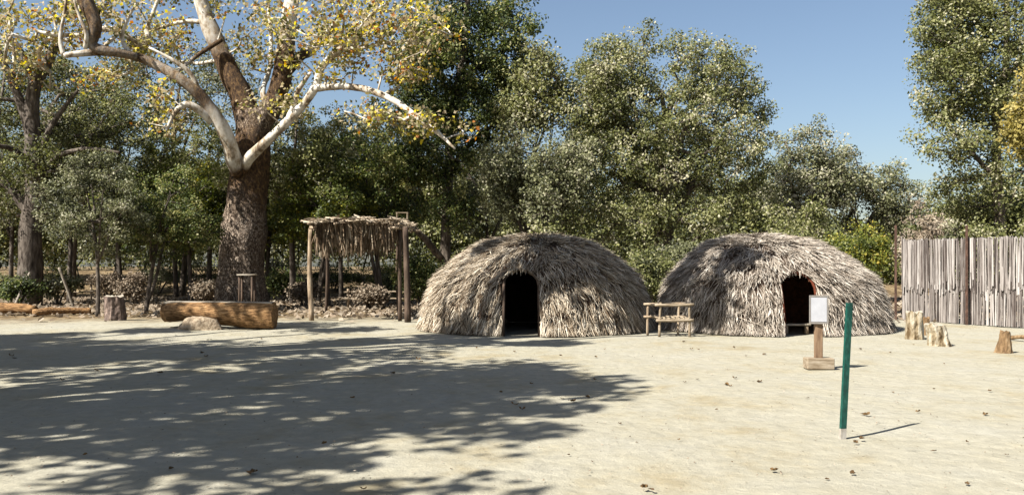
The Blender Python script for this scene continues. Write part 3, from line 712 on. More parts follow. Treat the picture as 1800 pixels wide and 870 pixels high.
for pr, px, py, s, lab, rz in grove:
    g = G(px, py)
    if pr.name not in seen:
        seen.add(pr.name); pr.location = tuple(g); pr.scale = (s,) * 3; pr.rotation_euler = (0, 0, rz); pr['label'] = lab
    else:
        copy_tree(pr, g, rz, s, lab)

ug = [(30, 505, 40, 34, 'dark_leaf', 'dark bush left of the old oak at the picture edge'), (100, 498, 45, 37, 'grey_leaf', 'grey green bush just right of the old oak trunk'),
      (150, 505, 35, 41, 'dark_leaf', 'black green low bush behind the rail fence'), (225, 488, 50, 40, 'dark_leaf', 'dark bush in deep shade behind the dark stump'),
      (300, 500, 40, 42, 'yellow_leaf', 'low yellow green bush above the left end of the log bench'), (362, 510, 30, 38, 'dry_twig', 'dry tan brush at the left foot of the sycamore'),
      (500, 492, 35, 40, 'dark_leaf', 'dark low bush right of the sycamore foot'), (560, 505, 40, 42, 'oak_leaf', 'low bush behind the left post of the shade shelter'),
      (625, 495, 40, 44, 'dark_leaf', 'dark bush seen through the middle of the shade shelter'), (690, 500, 40, 40, 'grey_leaf', 'dull low bush seen past the right post of the shade shelter'),
      (650, 520, 26, 33, 'dry_twig', 'small tan dry brush low behind the shade shelter')]
ug += [(5, 500, 40, 43, 'grey_leaf', 'grey green bush farthest left behind the fallen log'), (85, 478, 45, 45, 'oak_leaf', 'taller green bush behind the rail fence, right of the old oak'),
       (190, 492, 40, 44, 'dry_twig', 'tan brushy clump behind the slim pale tree'), (238, 500, 30, 36, 'dry_twig', 'small straw coloured brush between stump and log bench'),
       (275, 480, 50, 47, 'grey_leaf', 'dull grey green bush far back between stump and log bench'), (345, 470, 45, 48, 'oak_leaf', 'high leafy bush far back just left of the sycamore'),
       (495, 468, 45, 47, 'grey_leaf', 'grey leafy bush far back right of the sycamore trunk'), (535, 508, 24, 35, 'dry_twig', 'little tan brush just left of the shade shelter'),
       (585, 478, 48, 48, 'dark_leaf', 'dark high bush far back seen through the shade shelter'), (655, 474, 50, 48, 'oak_leaf', 'green high bush far back under the right part of the shelter'),
       (712, 482, 40, 43, 'dark_leaf', 'dark bush between the shelter and the left hut')]
for k_, (px_, top_, half_, Y_, m_, lab_) in enumerate(ug):
    if k_ in (2, 3, 4, 7, 8): continue
    shrub('shrub', lab_, px_, top_ - 18, half_, Y_, 60, 50, .10, m_, 300 + k_, .45, zmin=.15)

# ---- the wood beyond, one mass
def far_wood():
    rng = np.random.default_rng(77)
    mb = MB(); tb = MB()
    cs = []
    for row, (Y, n, h) in enumerate([(52, 34, 7.6), (60, 38, 8.6), (70, 40, 9.4)]):
        for i in range(n):
            px = -150 + 2200 * (i + rng.random()) / n
            hh = h * (0.85 + .3 * rng.random())
            if 1380 < px < 1720: hh *= .62
            if px < 800: hh *= .95
            x = (px - 900) / F * Y
            R = 1.9 + rng.random() * 1.1
            k = 100
            d = rng.normal(size=(k, 3)); d /= np.linalg.norm(d, axis=1)[:, None]
            z0 = {52: 1.8, 60: 1.35, 70: .5}[Y] + .4 * rng.random() if px < 800 else .2
            c = np.array([x, Y, (hh + z0) / 2]) + d * rng.random((k, 1)) ** .4 * np.array([R, R * .7, (hh - z0) / 2])
            cs.append(c)
            tw_ = .04 + .13 * rng.random() ** 2
            tube(tb, [(x, Y, -.1), (x + rng.normal() * .5, Y, z0 * .8), (x + rng.normal() * 1.2, Y, hh * .7)], [tw_, tw_ * .8, .03], 6, rnd=0.05, caps=False)
    cs = np.vstack(cs)
    leaves(mb, cs, .5 + .5 * rng.random(len(cs)), 34, .21, rng, np.clip(.45 + rng.normal(size=len(cs)) * .2, 0, 1))
    for V, R_ in zip(tb.v, tb.r): pass
    off = mb.n
    Vt = np.concatenate(tb.v)
    mb.add(Vt, [np.concatenate(tb.f[4])], 0.0)
    o = mb.build('far_wood', M['oak_leaf'], smooth=False)
    tag(o, 'far off mass of olive green woodland closing the view behind the clearing', 'woodland', kind='stuff')
far_wood()

# ---- trees beside the clearing, outside the left of the view: they cast the broad shade
def shade_tree(x, y, h, R, seed, label, ncl, trunk=.45, xs=None, leafs=.2, dense=False):
    rng = np.random.default_rng(seed); ex = None
    if dense:
        ex = np.vstack([np.array(l[:3]) + rng.normal(size=(int(14 * l[3] ** 1.5) + 7, 3)) * np.array(l[3:]) * .5 for l in xs])
    base = np.array([x, y, 0.])
    st = [[(x, y, -.05), (x + .1, y, h * .22), (x + .4, y + .3, h * .45), (x + .5, y + .5, h * .72)]]
    rs = [[trunk, trunk * .85, trunk * .65, trunk * .3]]
    c = np.array([x + 1, y + .5, h * .78]); RR = np.array([R, R, h * .24])
    lobes = auto_lobes(c, RR, 14, rng)
    if xs: lobes += xs
    for l in lobes[1:]:
        s = np.array(st[0][2]) ; e = np.array(l[:3])
        st.append([s, s * .5 + e * .5 + np.array([0, 0, .5]), e]); rs.append([trunk * .4, trunk * .25, .05])
    return make_tree('shade_tree', label, 'tree', base, lobes, ncl, 60, leafs, 'syc_leaf', st, rs, 'pale_bark', seed, (.35, .85), 'trees shading the clearing from the left', kind=6, aspect=.85, fill=.2, zmin=5, tone=.4, r_tip=.015, extra=ex)
# lobes reaching over the view: (x, y, z, rx, ry, rz)
def caster(gx, gy, z, r, rz=.5):
    k = z / math.tan(SUN_EL)
    return [gx - SH.x * k, gy - SH.y * k, z, r, r, rz]
def caster_p(px, py, Y, r, z=8.6, rz=.25):
    p = P(px, py, Y); k = (z - p[2]) / math.tan(SUN_EL)
    return [p[0] - SH.x * k, p[1] - SH.y * k, z, r, r, rz]
shade_tree(-12.5, 5.5, 12, 5.5, 201, 'large spreading tree left of the camera, casting the dark shade across the foreground', 320,
           xs=[caster(-3.5, 7.5, 9, 2.2), caster(-1.3, 6.2, 8, 1.4), caster(-1.6, 8.8, 8.5, 1.5), caster(-4, 10.5, 9, 2.2), caster(-2.2, 11.2, 9, 1.2), caster(-5, 13.5, 10, 2.5), caster(-1.5, 13.2, 9.5, 1.1), caster(.6, 13.3, 9.5, .55, .4), caster(-6.5, 8.5, 9, 2.6), caster(-7, 11.5, 9, 2.6), caster(-2.6, 14.8, 10, 1.2, .4), caster(-9, 10, 10, 3), caster(-9, 7, 11, 3), caster(-4.5, 5.5, 11, 2.5)])
shade_tree(-22, 9, 14, 4.5, 202, 'tall tree farther along the left side, shading the ground around the old oak', 380,
           xs=[caster(-7, 17, 10, 2.2, .4), caster(-3.5, 17.2, 10, 1.6, .4), caster(-1, 17.0, 10, 1.0, .3), caster(-9.5, 15.5, 10, 2.2)])
shade_tree(-17, 9, 13, 3.0, 204, 'long limbed tree on the left side, its reaching boughs shading the fronts of the huts', 40,
           xs=[caster(x_, y_, z_, r_, f_) for x_, y_, z_, r_, f_ in ((-3.5, 19.0, 10, .7, .12), (-1.0, 18.8, 10, .6, .12), (.7, 18.6, 9.5, .4, .12), (-1.5, 20.6, 10, .3, .1), (-4.0, 22.3, 10.5, .7, .2), (-6.0, 24, 11, 1.0, .2), (-9, 22.3, 11, .8, .2),
                   (-11, 20.5, 11, 1.0, .2))] + [caster_p(*a_) for a_ in ((1050, 440, 22.3, .26), (1100, 485, 22, .26), (1010, 468, 21.6, .2), (1128, 540, 22.4, .22), (1000, 430, 22.5, .2), (1090, 530, 21.5, .2), (980, 500, 20.8, .14), (860, 440, 22.2, .16),
                   (1235, 425, 22.8, .26), (1195, 470, 22.4, .22), (1180, 525, 22.2, .26), (1245, 535, 21.2, .16), (1300, 458, 21.5, .13), (1000, 450, 22, .22), (1062, 500, 21.4, .22))], dense=True)
shade_tree(-9.5, -8.5, 11.5, 8, 205, 'unseen broad tree added behind and left of the camera to block sky light', 620)  # unseen crown added to cut skylight and deepen the foreground shade

# ------------------------------------------------------------------ huts
def hut(label, cxy, a, b, h, door, seed, mat, shell, peak=0.0, course_t=None, rag=1.0, pole='dark_pole'):
    """thatched dome; door = (x0, x1, z_top, arch) in world x and z, facing the camera"""
    rng = np.random.default_rng(seed)
    cx, cy = cxy
    t = thing('thatched_hut', (cx, cy, 0), label, 'hut', 'domed reed huts')
    x0, x1, zt = door
    xm = (x0 + x1) / 2; hw = (x1 - x0) / 2
    def surf(th, ph, off=0.0):
        # th: 0 at the top, 1 at the ground
        u = th * PI / 2
        lump = 1 + .018 * np.sin(3 * ph + seed) + .014 * np.sin(5 * ph + 2 * seed + 3 * th)
        r = np.sin(u) ** .96
        x = cx + peak * (1 - th) ** 1.5 + (a * lump + off) * r * np.cos(ph)
        y = cy + (b * lump + off) * r * np.sin(ph)
        z = (h + off) * np.cos(u) ** .93
        return np.stack([x, y, z], -1)
    def in_door(p, grow=0.0):
        zz = p[..., 2]; xx = np.abs(p[..., 0] - xm)
        arch = zt - (hw * .9) * (1 - np.sqrt(np.clip(1 - (xx / (hw + grow + 1e-6)) ** 2, 0, 1)))
        return (p[..., 1] < cy) & (xx < hw + grow) & (zz < arch + grow)
    # shell with the doorway cut out
    mb = MB()
    nt_, np_ = 60, 300
    TH, PH = np.meshgrid(np.linspace(0.01, 1, nt_), np.linspace(0, 2 * PI, np_, endpoint=False), indexing='ij')
    V = surf(TH, PH, -.03).reshape(-1, 3)
    V = np.vstack([V, surf(TH, PH, -.09).reshape(-1, 3)])
    i = (np.arange(nt_ - 1)[:, None] * np_ + np.arange(np_)[None, :]).ravel(); j = (np.arange(nt_ - 1)[:, None] * np_ + (np.arange(np_)[None, :] + 1) % np_).ravel()
    Fq = np.stack([i, i + np_, j + np_, j], 1)
    mid = V[Fq].mean(1)
    keep = ~in_door(mid, .0)
    Fq = Fq[keep]
    n0 = nt_ * np_
    mb.add(V[:n0], [Fq]); lin = MB(); lin.add(V[n0:], [Fq[:, ::-1]])
    top = V[:np_][:, :].mean(0)
    cap = np.vstack([V[:np_], V[n0:n0 + np_]])
    mb.add(cap[:np_], [np.arange(np_)[None, :]]); lin.add(cap[np_:], [np.arange(np_)[None, ::-1]])
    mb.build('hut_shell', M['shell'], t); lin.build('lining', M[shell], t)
    # thatch strands in overlapping courses, bottom first
    th_ = MB()
    courses = course_t
    SV = []; SR = []; cnt = 0
    for ci in range(len(courses)):
        t1 = courses[ci]                       # lower edge
        t0 = courses[ci + 1] if ci + 1 < len(courses) else 0.0
        ring = 2 * PI * (a + b) / 2 * max(math.sin(t1 * PI / 2), .12)
        n = int(ring / .0036)
        ph = rng.random(n) * 2 * PI
        L = (t1 - t0) * (.6 + .4 * rng.random(n)) + .01 
        drop = rng.normal(size=n) * .030 * rag + (rng.random(n) < .08) * rng.random(n) * .05
        # ragged lower edge moves in waves, bundle by bundle
        wave = .022 * np.sin(ph * 11 + ci * 2) + .018 * np.sin(ph * 29 + ci) + .010 * np.sin(ph * 61)
        te = np.minimum(t1 + drop + wave, 1.0) if ci else np.minimum(t1 + drop * .2, 1.0)
        tb = np.maximum(te - L * (0.5 + .5 * rng.random(n)), 0.015 + .05 * rng.random(n))
        lift = .05 + .12 * rng.random(n) ** 1.4 + .025 * np.sin(ph * 37 + ci * 7) + (.07 if ci in (3, 6) else 0.0)
        lift = lift * (.62 + .38 * t1)
        depth = rng.random(n) * .05
        # slant of the reeds, more toward the crown
        sl = rng.normal(size=n) * .022 * (1 + (rng.random(n) < .12) * 2.5) + .018 * np.sin(ph * 9 + ci * 3) + .012 * np.sin(ph * 31 + ci)
        kk = 5
        s = np.linspace(0, 1, kk)
        T = tb[:, None] + (te - tb)[:, None] * s[None, :]
        PHs = ph[:, None] + (sl[:, None] * (s[None, :] - .5)) / np.maximum(np.sin(T * PI / 2), .25) * 1.0
        off = (-.01 + depth[:, None] + lift[:, None] * s[None, :] ** 1.3)
        C = np.empty((n, kk, 3))
        u = T * PI / 2; lump = 1 + .018 * np.sin(3 * PHs + seed) + .014 * np.sin(5 * PHs + 2 * seed + 3 * T)
        r = np.sin(u) ** .96
        C[..., 0] = cx + peak * (1 - T) ** 1.5 + (a * lump + off) * r * np.cos(PHs)
        C[..., 1] = cy + (b * lump + off) * r * np.sin(PHs)
        C[..., 2] = np.maximum((h + off) * np.cos(u) ** .93, 0.004)
        C += rng.normal(size=(n, 1, 3)) * .012 + np.cumsum(rng.normal(size=(n, kk, 3)) * .005, axis=1)
        C[..., 2] = np.maximum(C[..., 2], .003)
        bad = in_door(C)
        # strands that begin above the doorway hang a little into it, the rest stop at its edge
        hang = (C[:, 0, 2] > zt) & bad.any(1)
        drop_all = bad.any(1) & ~hang
        for q in np.where(hang)[0]:
            f = int(np.argmax(bad[q])); f = max(f, 1)
            lim = C[q, f - 1].copy()
            for w in range(f, kk):
                C[q, w] = lim + np.array([0, -.01, -.05 * rng.random() - .02]) * (w - f + 1) * .6
        keep = ~drop_all & ~((C[:, :, 1] < cy) & (np.abs(C[:, :, 0] - xm) < hw) & (C[:, :, 2] < zt - hw * .9)).any(1)
        C = C[keep]; n2 = len(C)
        D = np.gradient(C, axis=1); D /= np.linalg.norm(D, axis=2)[..., None] + 1e-9
        cen = np.array([cx, cy, 0.0]); Nn = C - cen; Nn /= np.linalg.norm(Nn, axis=2)[..., None]
        W = np.cross(D, Nn); W /= np.linalg.norm(W, axis=2)[..., None] + 1e-9
        tw = rng.normal(size=(n2, 1, 1)) * .6
        W = W * np.cos(tw) + Nn * np.sin(tw)
        wd = (.0035 + .0070 * rng.random((n2, 1, 1)) ** 1.5) * np.array([1, 1, 1, .9, .35])[None, :, None]
        A = C - W * wd; B = C + W * wd; Rg = C + Nn * wd * .7
        V = np.stack([A, Rg, B], 2).reshape(-1, 3)      # n2, kk, 3
        idx = np.arange(n2 * kk * 3).reshape(n2, kk, 3)
        f1 = np.stack([idx[:, :-1, 0], idx[:, 1:, 0], idx[:, 1:, 1], idx[:, :-1, 1]], -1).reshape(-1, 4)
        f2 = np.stack([idx[:, :-1, 1], idx[:, 1:, 1], idx[:, 1:, 2], idx[:, :-1, 2]], -1).reshape(-1, 4)
        phk = ph[keep]
        rv = np.clip(.47 + .15 * np.sin(phk * 29 + ci * 5) * np.sin(phk * 13 + ci) + rng.normal(size=n2) * .36, 0, 1)
        # undersides of each course are older, browner reeds near the root
        rvv = np.repeat(rv[:, None], kk, 1)
        th_.add(V, [np.vstack([f1, f2])], np.repeat(rvv.ravel(), 3))
    th_.build('thatch', M[mat], t, smooth=False)
    # door frame of bent poles
    def door_pt(x, z):
        # y on the dome front at this x, z
        zz = min(z / h, .999); sn = math.sqrt(max(1 - zz ** (2 / .93), 0.02)) ** .96
        dx = (x - cx) / a
        return cy - b * math.sqrt(max(sn * sn - dx * dx, .01)) 
    pts = []
    for z in np.linspace(0, zt - hw * .9, 6): pts.append((x0 + .02, door_pt(x0, z) - .03, z))
    for k in np.linspace(PI, 0, 9)[1:-1]:
        x = xm + math.cos(k) * hw; z = zt - hw * .9 + math.sin(k) * hw * .9
        pts.append((x, door_pt(x, z) + .03, z))
    for z in np.linspace(zt - hw * .9, 0, 6): pts.append((x1, door_pt(x1, z) + .03, z))
    fb = MB(); tube(fb, pts, .032, 8, .2, 6); fb.build('door_frame', M[pole], t)
    # bent willow ribs seen inside
    for k in range(4):
        ph = PI * (.12 + .25 * k)
        rb = MB(); TT = np.linspace(.0, 1, 14)
        p1 = surf(TT[::-1], np.full(14, ph), -.13); p2 = surf(TT[1:], np.full(13, ph + PI), -.13)
        if k != 1 and k != 2: 
            tube(rb, np.vstack([p1, p2]), .022, 6); rb.build('rib', M['pole'], t)
        else:
            tube(rb, p1[:12], .022, 6); rb.build('rib', M['pole'], t)
    return t

CY = 23.0
def wx(px, Y=20.6): return (px - 900) / F * Y
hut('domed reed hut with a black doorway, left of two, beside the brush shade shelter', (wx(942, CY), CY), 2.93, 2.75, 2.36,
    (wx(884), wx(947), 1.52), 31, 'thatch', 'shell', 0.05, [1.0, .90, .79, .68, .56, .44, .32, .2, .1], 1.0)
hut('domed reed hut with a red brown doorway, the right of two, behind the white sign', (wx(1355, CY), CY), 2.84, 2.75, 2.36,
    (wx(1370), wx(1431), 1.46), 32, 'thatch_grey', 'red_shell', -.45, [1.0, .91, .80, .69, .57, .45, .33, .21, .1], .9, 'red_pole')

# plank seat just inside the right hut
b0 = np.array([wx(1410), 21.3, 0])
t = thing('low_bench', b0, 'low pale plank bench just inside the doorway of the right hut', 'bench')
mb = MB(); box(mb, b0 + np.array([0.02, -.25, .22]), (.62, .2, .045), bev=.006); mb.build('seat', M['log_top'], t)
for s in (-1, 1):
    mb = MB(); box(mb, b0 + np.array([s * .24, -.25, .098]), (.07, .16, .198), bev=.006); mb.build('leg', M['pole'], t)

# ------------------------------------------------------------------ brush shade shelter
def shelter():
    rng = np.random.default_rng(9)
    t = thing('brush_shelter', (wx(627, 26.5), 26.8, 0), 'open brush shade shelter of crooked poles with shaggy hanging thatch, left of the huts', 'shelter')
    zt = P(0, 404, 26.2)[2]
    posts = [(548, 563, 9, 'pole'), (703, 563, 7, 'dark_pole'), (717, 566, 11, 'dark_pole'), (573, 549, 6, 'dark_pole'), (700, 549, 6, 'dark_pole')]
    for k, (px, py, w, m) in enumerate(posts):
        g = G(px, py)
        if k == 2: g[1] = 25.4; g[0] = wx(717, 25.4)
        top = g + np.array([rng.normal() * .04, rng.normal() * .03, zt + .05])
        mid = (g + top) / 2 + rng.normal(size=3) * .03
        mb = MB(); tube(mb, catmull([g - np.array([0, 0, .05]), mid, top], 5), [w * .5 * 26 / F * k2 for k2 in np.linspace(1.05, .85, 11)], 9, .15, 4); o = mb.build('post', M[m], t)
    # frame poles
    def pole(a, b, r, mat='pole', name='beam'):
        a = np.array(a, float); b = np.array(b, float)
        mb = MB(); tube(mb, catmull([a, (a + b) / 2 + rng.normal(size=3) * .02, b], 5), r, 8, .15, 5); mb.build(name, M[mat], t)
    xl, xr = wx(543, 26), wx(718, 26)
    pole((xl, 26.1, zt + .06), (xr, 25.7, zt + .04), .045)
    pole((xl + .2, 29.6, zt + .1), (xr, 29.6, zt + .1), .045)
    for f in (.04, .3, .62, .93):
        x = xl + (xr - xl) * f
        pole((x, 25.4, zt + .14), (x + rng.normal() * .05, 30.0, zt + .18), .035, name='rafter')
    # roof thatch and shaggy fringe
    th = MB()
    n = 2600
    x = rng.uniform(xl + .1, xr - .3, n); y = rng.uniform(25.4, 29.9, n)
    ang = rng.normal(size=n) * 1.2
    L = .25 + .4 * rng.random(n)
    d = np.stack([np.cos(ang), np.sin(ang), rng.normal(size=n) * .12], -1)
    c = np.stack([x, y, zt + .2 + .10 * rng.random(n) + .03 * np.sin(x * 7)], -1)
    def strips(c0, c1, w, rv):
        D = c1 - c0; D /= np.linalg.norm(D, axis=1)[:, None]
        W = np.cross(D, rng.normal(size=D.shape)); W /= np.linalg.norm(W, axis=1)[:, None]; W *= w[:, None]
        m_ = (c0 + c1) / 2 + rng.normal(size=c0.shape) * .015
        V = np.stack([c0 - W, c0 + W, m_ + W, m_ - W, c1 + W * .4, c1 - W * .4], 1).reshape(-1, 3)
        i = np.arange(len(c0))[:, None] * 6
        th.add(V, [np.vstack([i + np.array([[0, 1, 2, 3]]), i + np.array([[3, 2, 4, 5]])])], np.repeat(rv, 6))
    strips(c - d * L[:, None] / 2, c + d * L[:, None] / 2, .010 + .015 * rng.random(n), np.clip(.36 + rng.normal(size=n) * .2, 0, 1))
    n = 2600
    x = rng.uniform(xl + .25, xr - .45, n); y = rng.choice([25.9, 26.15, 29.5], n) + rng.normal(size=n) * .12
    prof = .42 + .32 * np.abs(np.sin(x * 2.7 + 1)) + .22 * np.sin(x * 9) ** 2
    L = prof * (.2 + 1.0 * rng.random(n))
    c0 = np.stack([x, y, np.full(n, zt + .18)], -1); c1 = c0 + np.stack([rng.normal(size=n) * .08, rng.normal(size=n) * .08, -L], -1)
    strips(c0, c1, .010 + .016 * rng.random(n), np.clip(.17 + rng.normal(size=n) * .14, 0, 1))
    th.build('thatch', M['thatch'], t, smooth=False)
shelter()
# small crate on the right corner of its roof
cr = np.array([wx(706, 25.9), 25.9, P(0, 403, 25.9)[2] + .27])
t = thing('wooden_box', cr, 'small pale open wooden box resting on the right corner of the shelter roof', 'box')
mb = MB()
for dx, dz, w, h_ in ((-.13, .1, .03, .2), (.17, .1, .03, .2), (.02, .012, .3, .024), (.02, .21, .36, .022)):
    box(mb, cr + np.array([dx, 0, dz]), (w, .22, h_))
mb.build('side_board', M['base_wood'], t, smooth=False)

# slanted rail and small heap behind the shelter
def rail(name, a, b, r, label, cat, mat='base_wood'):
    a = np.array(a); b = np.array(b)
    mb = MB(); tube(mb, catmull([a, (a + b) / 2 + np.array([0, 0, .02]), b], 5), r, 7, .15, 5)
    o = mb.build(name, M[mat]); return tag(o, label, cat)
# low rail fence at the back
def rail_fence(label, x0, x1, Y, zs, n, seed):
    rng = np.random.default_rng(seed)
    t = thing('rail_fence', ((x0 + x1) / 2, Y, 0), label, 'fence')
    for i in range(n):
        x = x0 + (x1 - x0) * i / (n - 1)
        mb = MB(); tube(mb, [(x, Y, -.05), (x + .01, Y, .45), (x, Y, max(zs) + .12)], .05, 7, .15, 5); mb.build('post', M['pole'], t)
    for z in zs:
        mb = MB(); xs = np.linspace(x0 - .15, x1 + .15, 12)
        tube(mb, np.stack([xs, np.full(12, Y - .09), z + rng.normal(size=12) * .012], 1), .035, 7, .15, 5); mb.build('rail', M['base_wood'], t)
rail_fence('low weathered rail fence in shade right of the old oak at far left', wx(68, 40), wx(160, 40), 40, (.45, .8), 3, 4)
rail_fence('low pale rail fence seen through the brush shade shelter', wx(612, 34), wx(735, 34), 34, (.35, .62), 3, 6)
rail('leaning_stick', G(22, 545), P(52, 480, 35.2), .045, 'pale bare branch leaning against the left side of the old oak', 'branch', 'pale_bark')
rail('leaning_stick', G(126, 542) + np.array([.3, -.4, 0]), P(104, 470, 33), .05, 'pale slanting stake right of the old oak trunk', 'branch', 'pale_bark')

# ------------------------------------------------------------------ logs, stumps, stone
def log_bench():
    Y = 23.2; q = Y / F
    a = P(290, 550, Y + .25); b = P(483, 553, Y - .25)
    t = thing('log_bench', ((a[0] + b[0]) / 2, Y, 0), 'long thick golden brown log bench with flattened pale top, in front of the sycamore', 'bench')
    n = 40; sides = 26
    xs = np.linspace(0, 1, n); V = []
    top = P(0, 531, Y)[2]
    for i, s in enumerate(xs):
        c = a + (b - a) * s
        bot = np.interp(s, [0, .25, .5, 1], [.14, .22, .10, .02])
        zc = (top + bot) / 2; hz = (top - bot) / 2; hy = .36
        e = 1.0
        if s < .03: e = .90
        if s > .975: e = .94
        for k in range(sides):
            an = 2 * PI * k / sides
            y = math.cos(an) * hy * e; z = math.sin(an) * hz * e * 1.15
            z = min(z, hz - .0)
            nn = mnoise.noise(Vector((c[0] * 1.5, y * 3, z * 3 + 4))) * .05 + mnoise.noise(Vector((c[0] * 5, y * 8, z * 8))) * .018
            f = 1 + nn / .35 if z < hz * .98 else 1
            V.append([c[0] + mnoise.noise(Vector((y * 6, z * 6, s * 3))) * .03 * (s < .02 or s > .98), c[1] + y * f, max(zc + z * f, .003)])
    V = np.array(V); mb = MB()
    k = np.arange(sides); k2 = (k + 1) % sides
    Fq = np.concatenate([np.stack([i * sides + k, i * sides + k2, (i + 1) * sides + k2, (i + 1) * sides + k], 1) for i in range(n - 1)])
    mb.add(V, [Fq, np.arange(sides)[None, ::-1], (np.arange(sides) + (n - 1) * sides)[None, :]])
    mb.build('log_body', M['log'], t, smooth=False)
    # flat-cut seat face a little proud of the bark, its sunlit whiteness painted in
    st = MB(); m_ = 30
    xs = np.linspace(.012, .988, m_); V = []
    for s in xs:
        c = a + (b - a) * s
        w1 = .19 + mnoise.noise(Vector((s * 9, 0, 0))) * .03; w2 = .19 + mnoise.noise(Vector((s * 9, 5, 0))) * .03
        for y, z in ((-w1, top - .045), (-w1 + .012, top + .012), (w2 - .012, top + .014), (w2, top - .045)):
            V.append([c[0], c[1] + y, z])
    V = np.array(V); i = np.arange(m_ - 1)[:, None] * 4
    fq = np.vstack([i + np.array([[j, (j + 1) % 4, (j + 1) % 4 + 4, j + 4]]) for j in range(4)])
    st.add(V, [fq, np.array([[3, 2, 1, 0]]), np.array([[0, 1, 2, 3]]) + (m_ - 1) * 4])
    st.build('seat_face', M['log_top'], t, smooth=False)
log_bench()

def blob(name, c, R, mat, label, cat, seed, rough=.12, sub=4, flatb=True, group=None):
    import bmesh
    bm = bmesh.new(); bmesh.ops.create_icosphere(bm, subdivisions=sub, radius=1)
    for v in bm.verts:
        d = v.co.copy()
        f = 1 + rough * mnoise.noise(d * 1.6 + Vector((seed, 0, 0))) + rough * .5 * mnoise.noise(d * 5 + Vector((seed, 3, 0))) + rough * .22 * mnoise.noise(d * 14)
        v.co = Vector((d.x * R[0] * f, d.y * R[1] * f, max(d.z * R[2] * f, 0)))
    me = bpy.data.meshes.new(name); bm.to_mesh(me); bm.free()
    for p in me.polygons: p.use_smooth = True
    at = me.attributes.new('rnd', 'FLOAT', 'POINT')
    me.materials.append(M[mat])
    o = bpy.data.objects.new(name, me); COL.objects.link(o); o.location = tuple(c)
    return tag(o, label, cat, group)
g = G(352, 577)
blob('boulder', (wx(352, 22.65), 22.62, -.02), (.56, .24, .36), 'stone', 'pale speckled rounded boulder lying against the front of the log bench', 'rock', 2.0)

def stump(name, px, py, w, hgt, mat, label, seed, Yoff=0, lean=0, taper=.85, sides=22, flare=.15, ntop=.03, cut='log_top', group=None):
    g = G(px, py); g[1] += Yoff
    q = g[1] / F; r = w * .5 * q; H = hgt * q
    rng = np.random.default_rng(seed)
    n = 9; V = []
    for i in range(n):
        s = i / (n - 1)
        rr = r * (1 + flare * (1 - s) ** 3 - (1 - taper) * s)
        for k in range(sides):
            an = 2 * PI * k / sides
            f = 1 + .2 * mnoise.noise(Vector((math.cos(an) * 1.3 + seed, math.sin(an) * 1.3, s * 1.2))) + .16 * mnoise.noise(Vector((math.cos(an) * 3, math.sin(an) * 4 + seed, s * 4)))
            z = -.03 + s * (H + .03)
            if i == n - 1: z += ntop * mnoise.noise(Vector((math.cos(an) * 2, math.sin(an) * 2, seed))) * 3
            V.append([g[0] + lean * s * H + rr * f * math.cos(an), g[1] + rr * f * math.sin(an), z])
    t = thing(name, g, label, 'stump', group)
    V = np.array(V); k = np.arange(sides); k2 = (k + 1) % sides
    Fq = np.concatenate([np.stack([i * sides + k, i * sides + k2, (i + 1) * sides + k2, (i + 1) * sides + k], 1) for i in range(n - 1)])
    mb = MB(); mb.add(V, [Fq, np.arange(sides)[None, ::-1]]); mb.build('bark', M[mat], t, smooth=False)
    tp = V[-sides:]; c = tp.mean(0)
    tb = MB(); ring2 = c + (tp - c) * .55 + np.array([0, 0, .004])
    VV = np.vstack([tp, ring2, c[None] + np.array([[0, 0, .0]])])
    tb.add(VV, [np.stack([k, k2, k2 + sides, k + sides], 1), np.stack([k + sides, k2 + sides, np.full(sides, 2 * sides)], 1)]); tb.build('cut_face', M[cut], t, smooth=False)
    return t
stump('tree_stump', 201, 563, 34, 42, 'stump_dark', 'dark upright stump under the trees, left of the log bench', 1, flare=.1, taper=.95)
stump('tree_stump', 1607, 595, 30, 46, 'stump_pale', 'tall bleached stump in front of the left end of the reed fence', 2, cut='log_top', flare=.05, taper=.95)
stump('tree_stump', 1652, 606, 38, 36, 'stump_pale', 'shorter wide bleached stump right of the tall bleached one', 5, cut='log_top', flare=.12, taper=.85, lean=-.25)
stump('tree_stump', 1763, 619, 26, 36, 'stump_brown', 'small brown leaning stump in front of the reed fence near the right edge', 8, cut='stump_brown', flare=.12, taper=.62, lean=.1)
stump('tree_stump', 1627, 588, 16, 30, 'stump_brown', 'small golden brown stump half hidden between the two bleached stumps', 9, cut='stump_brown', flare=.05, taper=.8)
def lying(name, A, B, r, mat, label, seed=0, cat='log'):
    A = np.array(A); B = np.array(B)
    mid = (A + B) / 2 + np.array([0, .1, .04])
    mb = MB(); p = catmull([A, mid, B], 8); p[:, 2] += r * .9
    tube(mb, p, np.interp(np.linspace(0, 1, len(p)), [0, 1], [r, r * .75]), 12, .3, 3, seed=seed)
    return tag(mb.build(name, M[mat]), label, cat)
lying('fallen_log', G(-40, 553), G(62, 553), .2, 'log', 'thick fallen log in front of the old oak at the left edge', 3)
lying('fallen_log', G(58, 556), G(160, 553), .13, 'log', 'thinner fallen log lying right of the thick one at the foot of the old oak', 6)
lying('fallen_branch', G(1778, 597), G(1830, 603), .05, 'stump_brown', 'brown broken branch on the sand at the right edge behind the small stump', 8, 'branch')

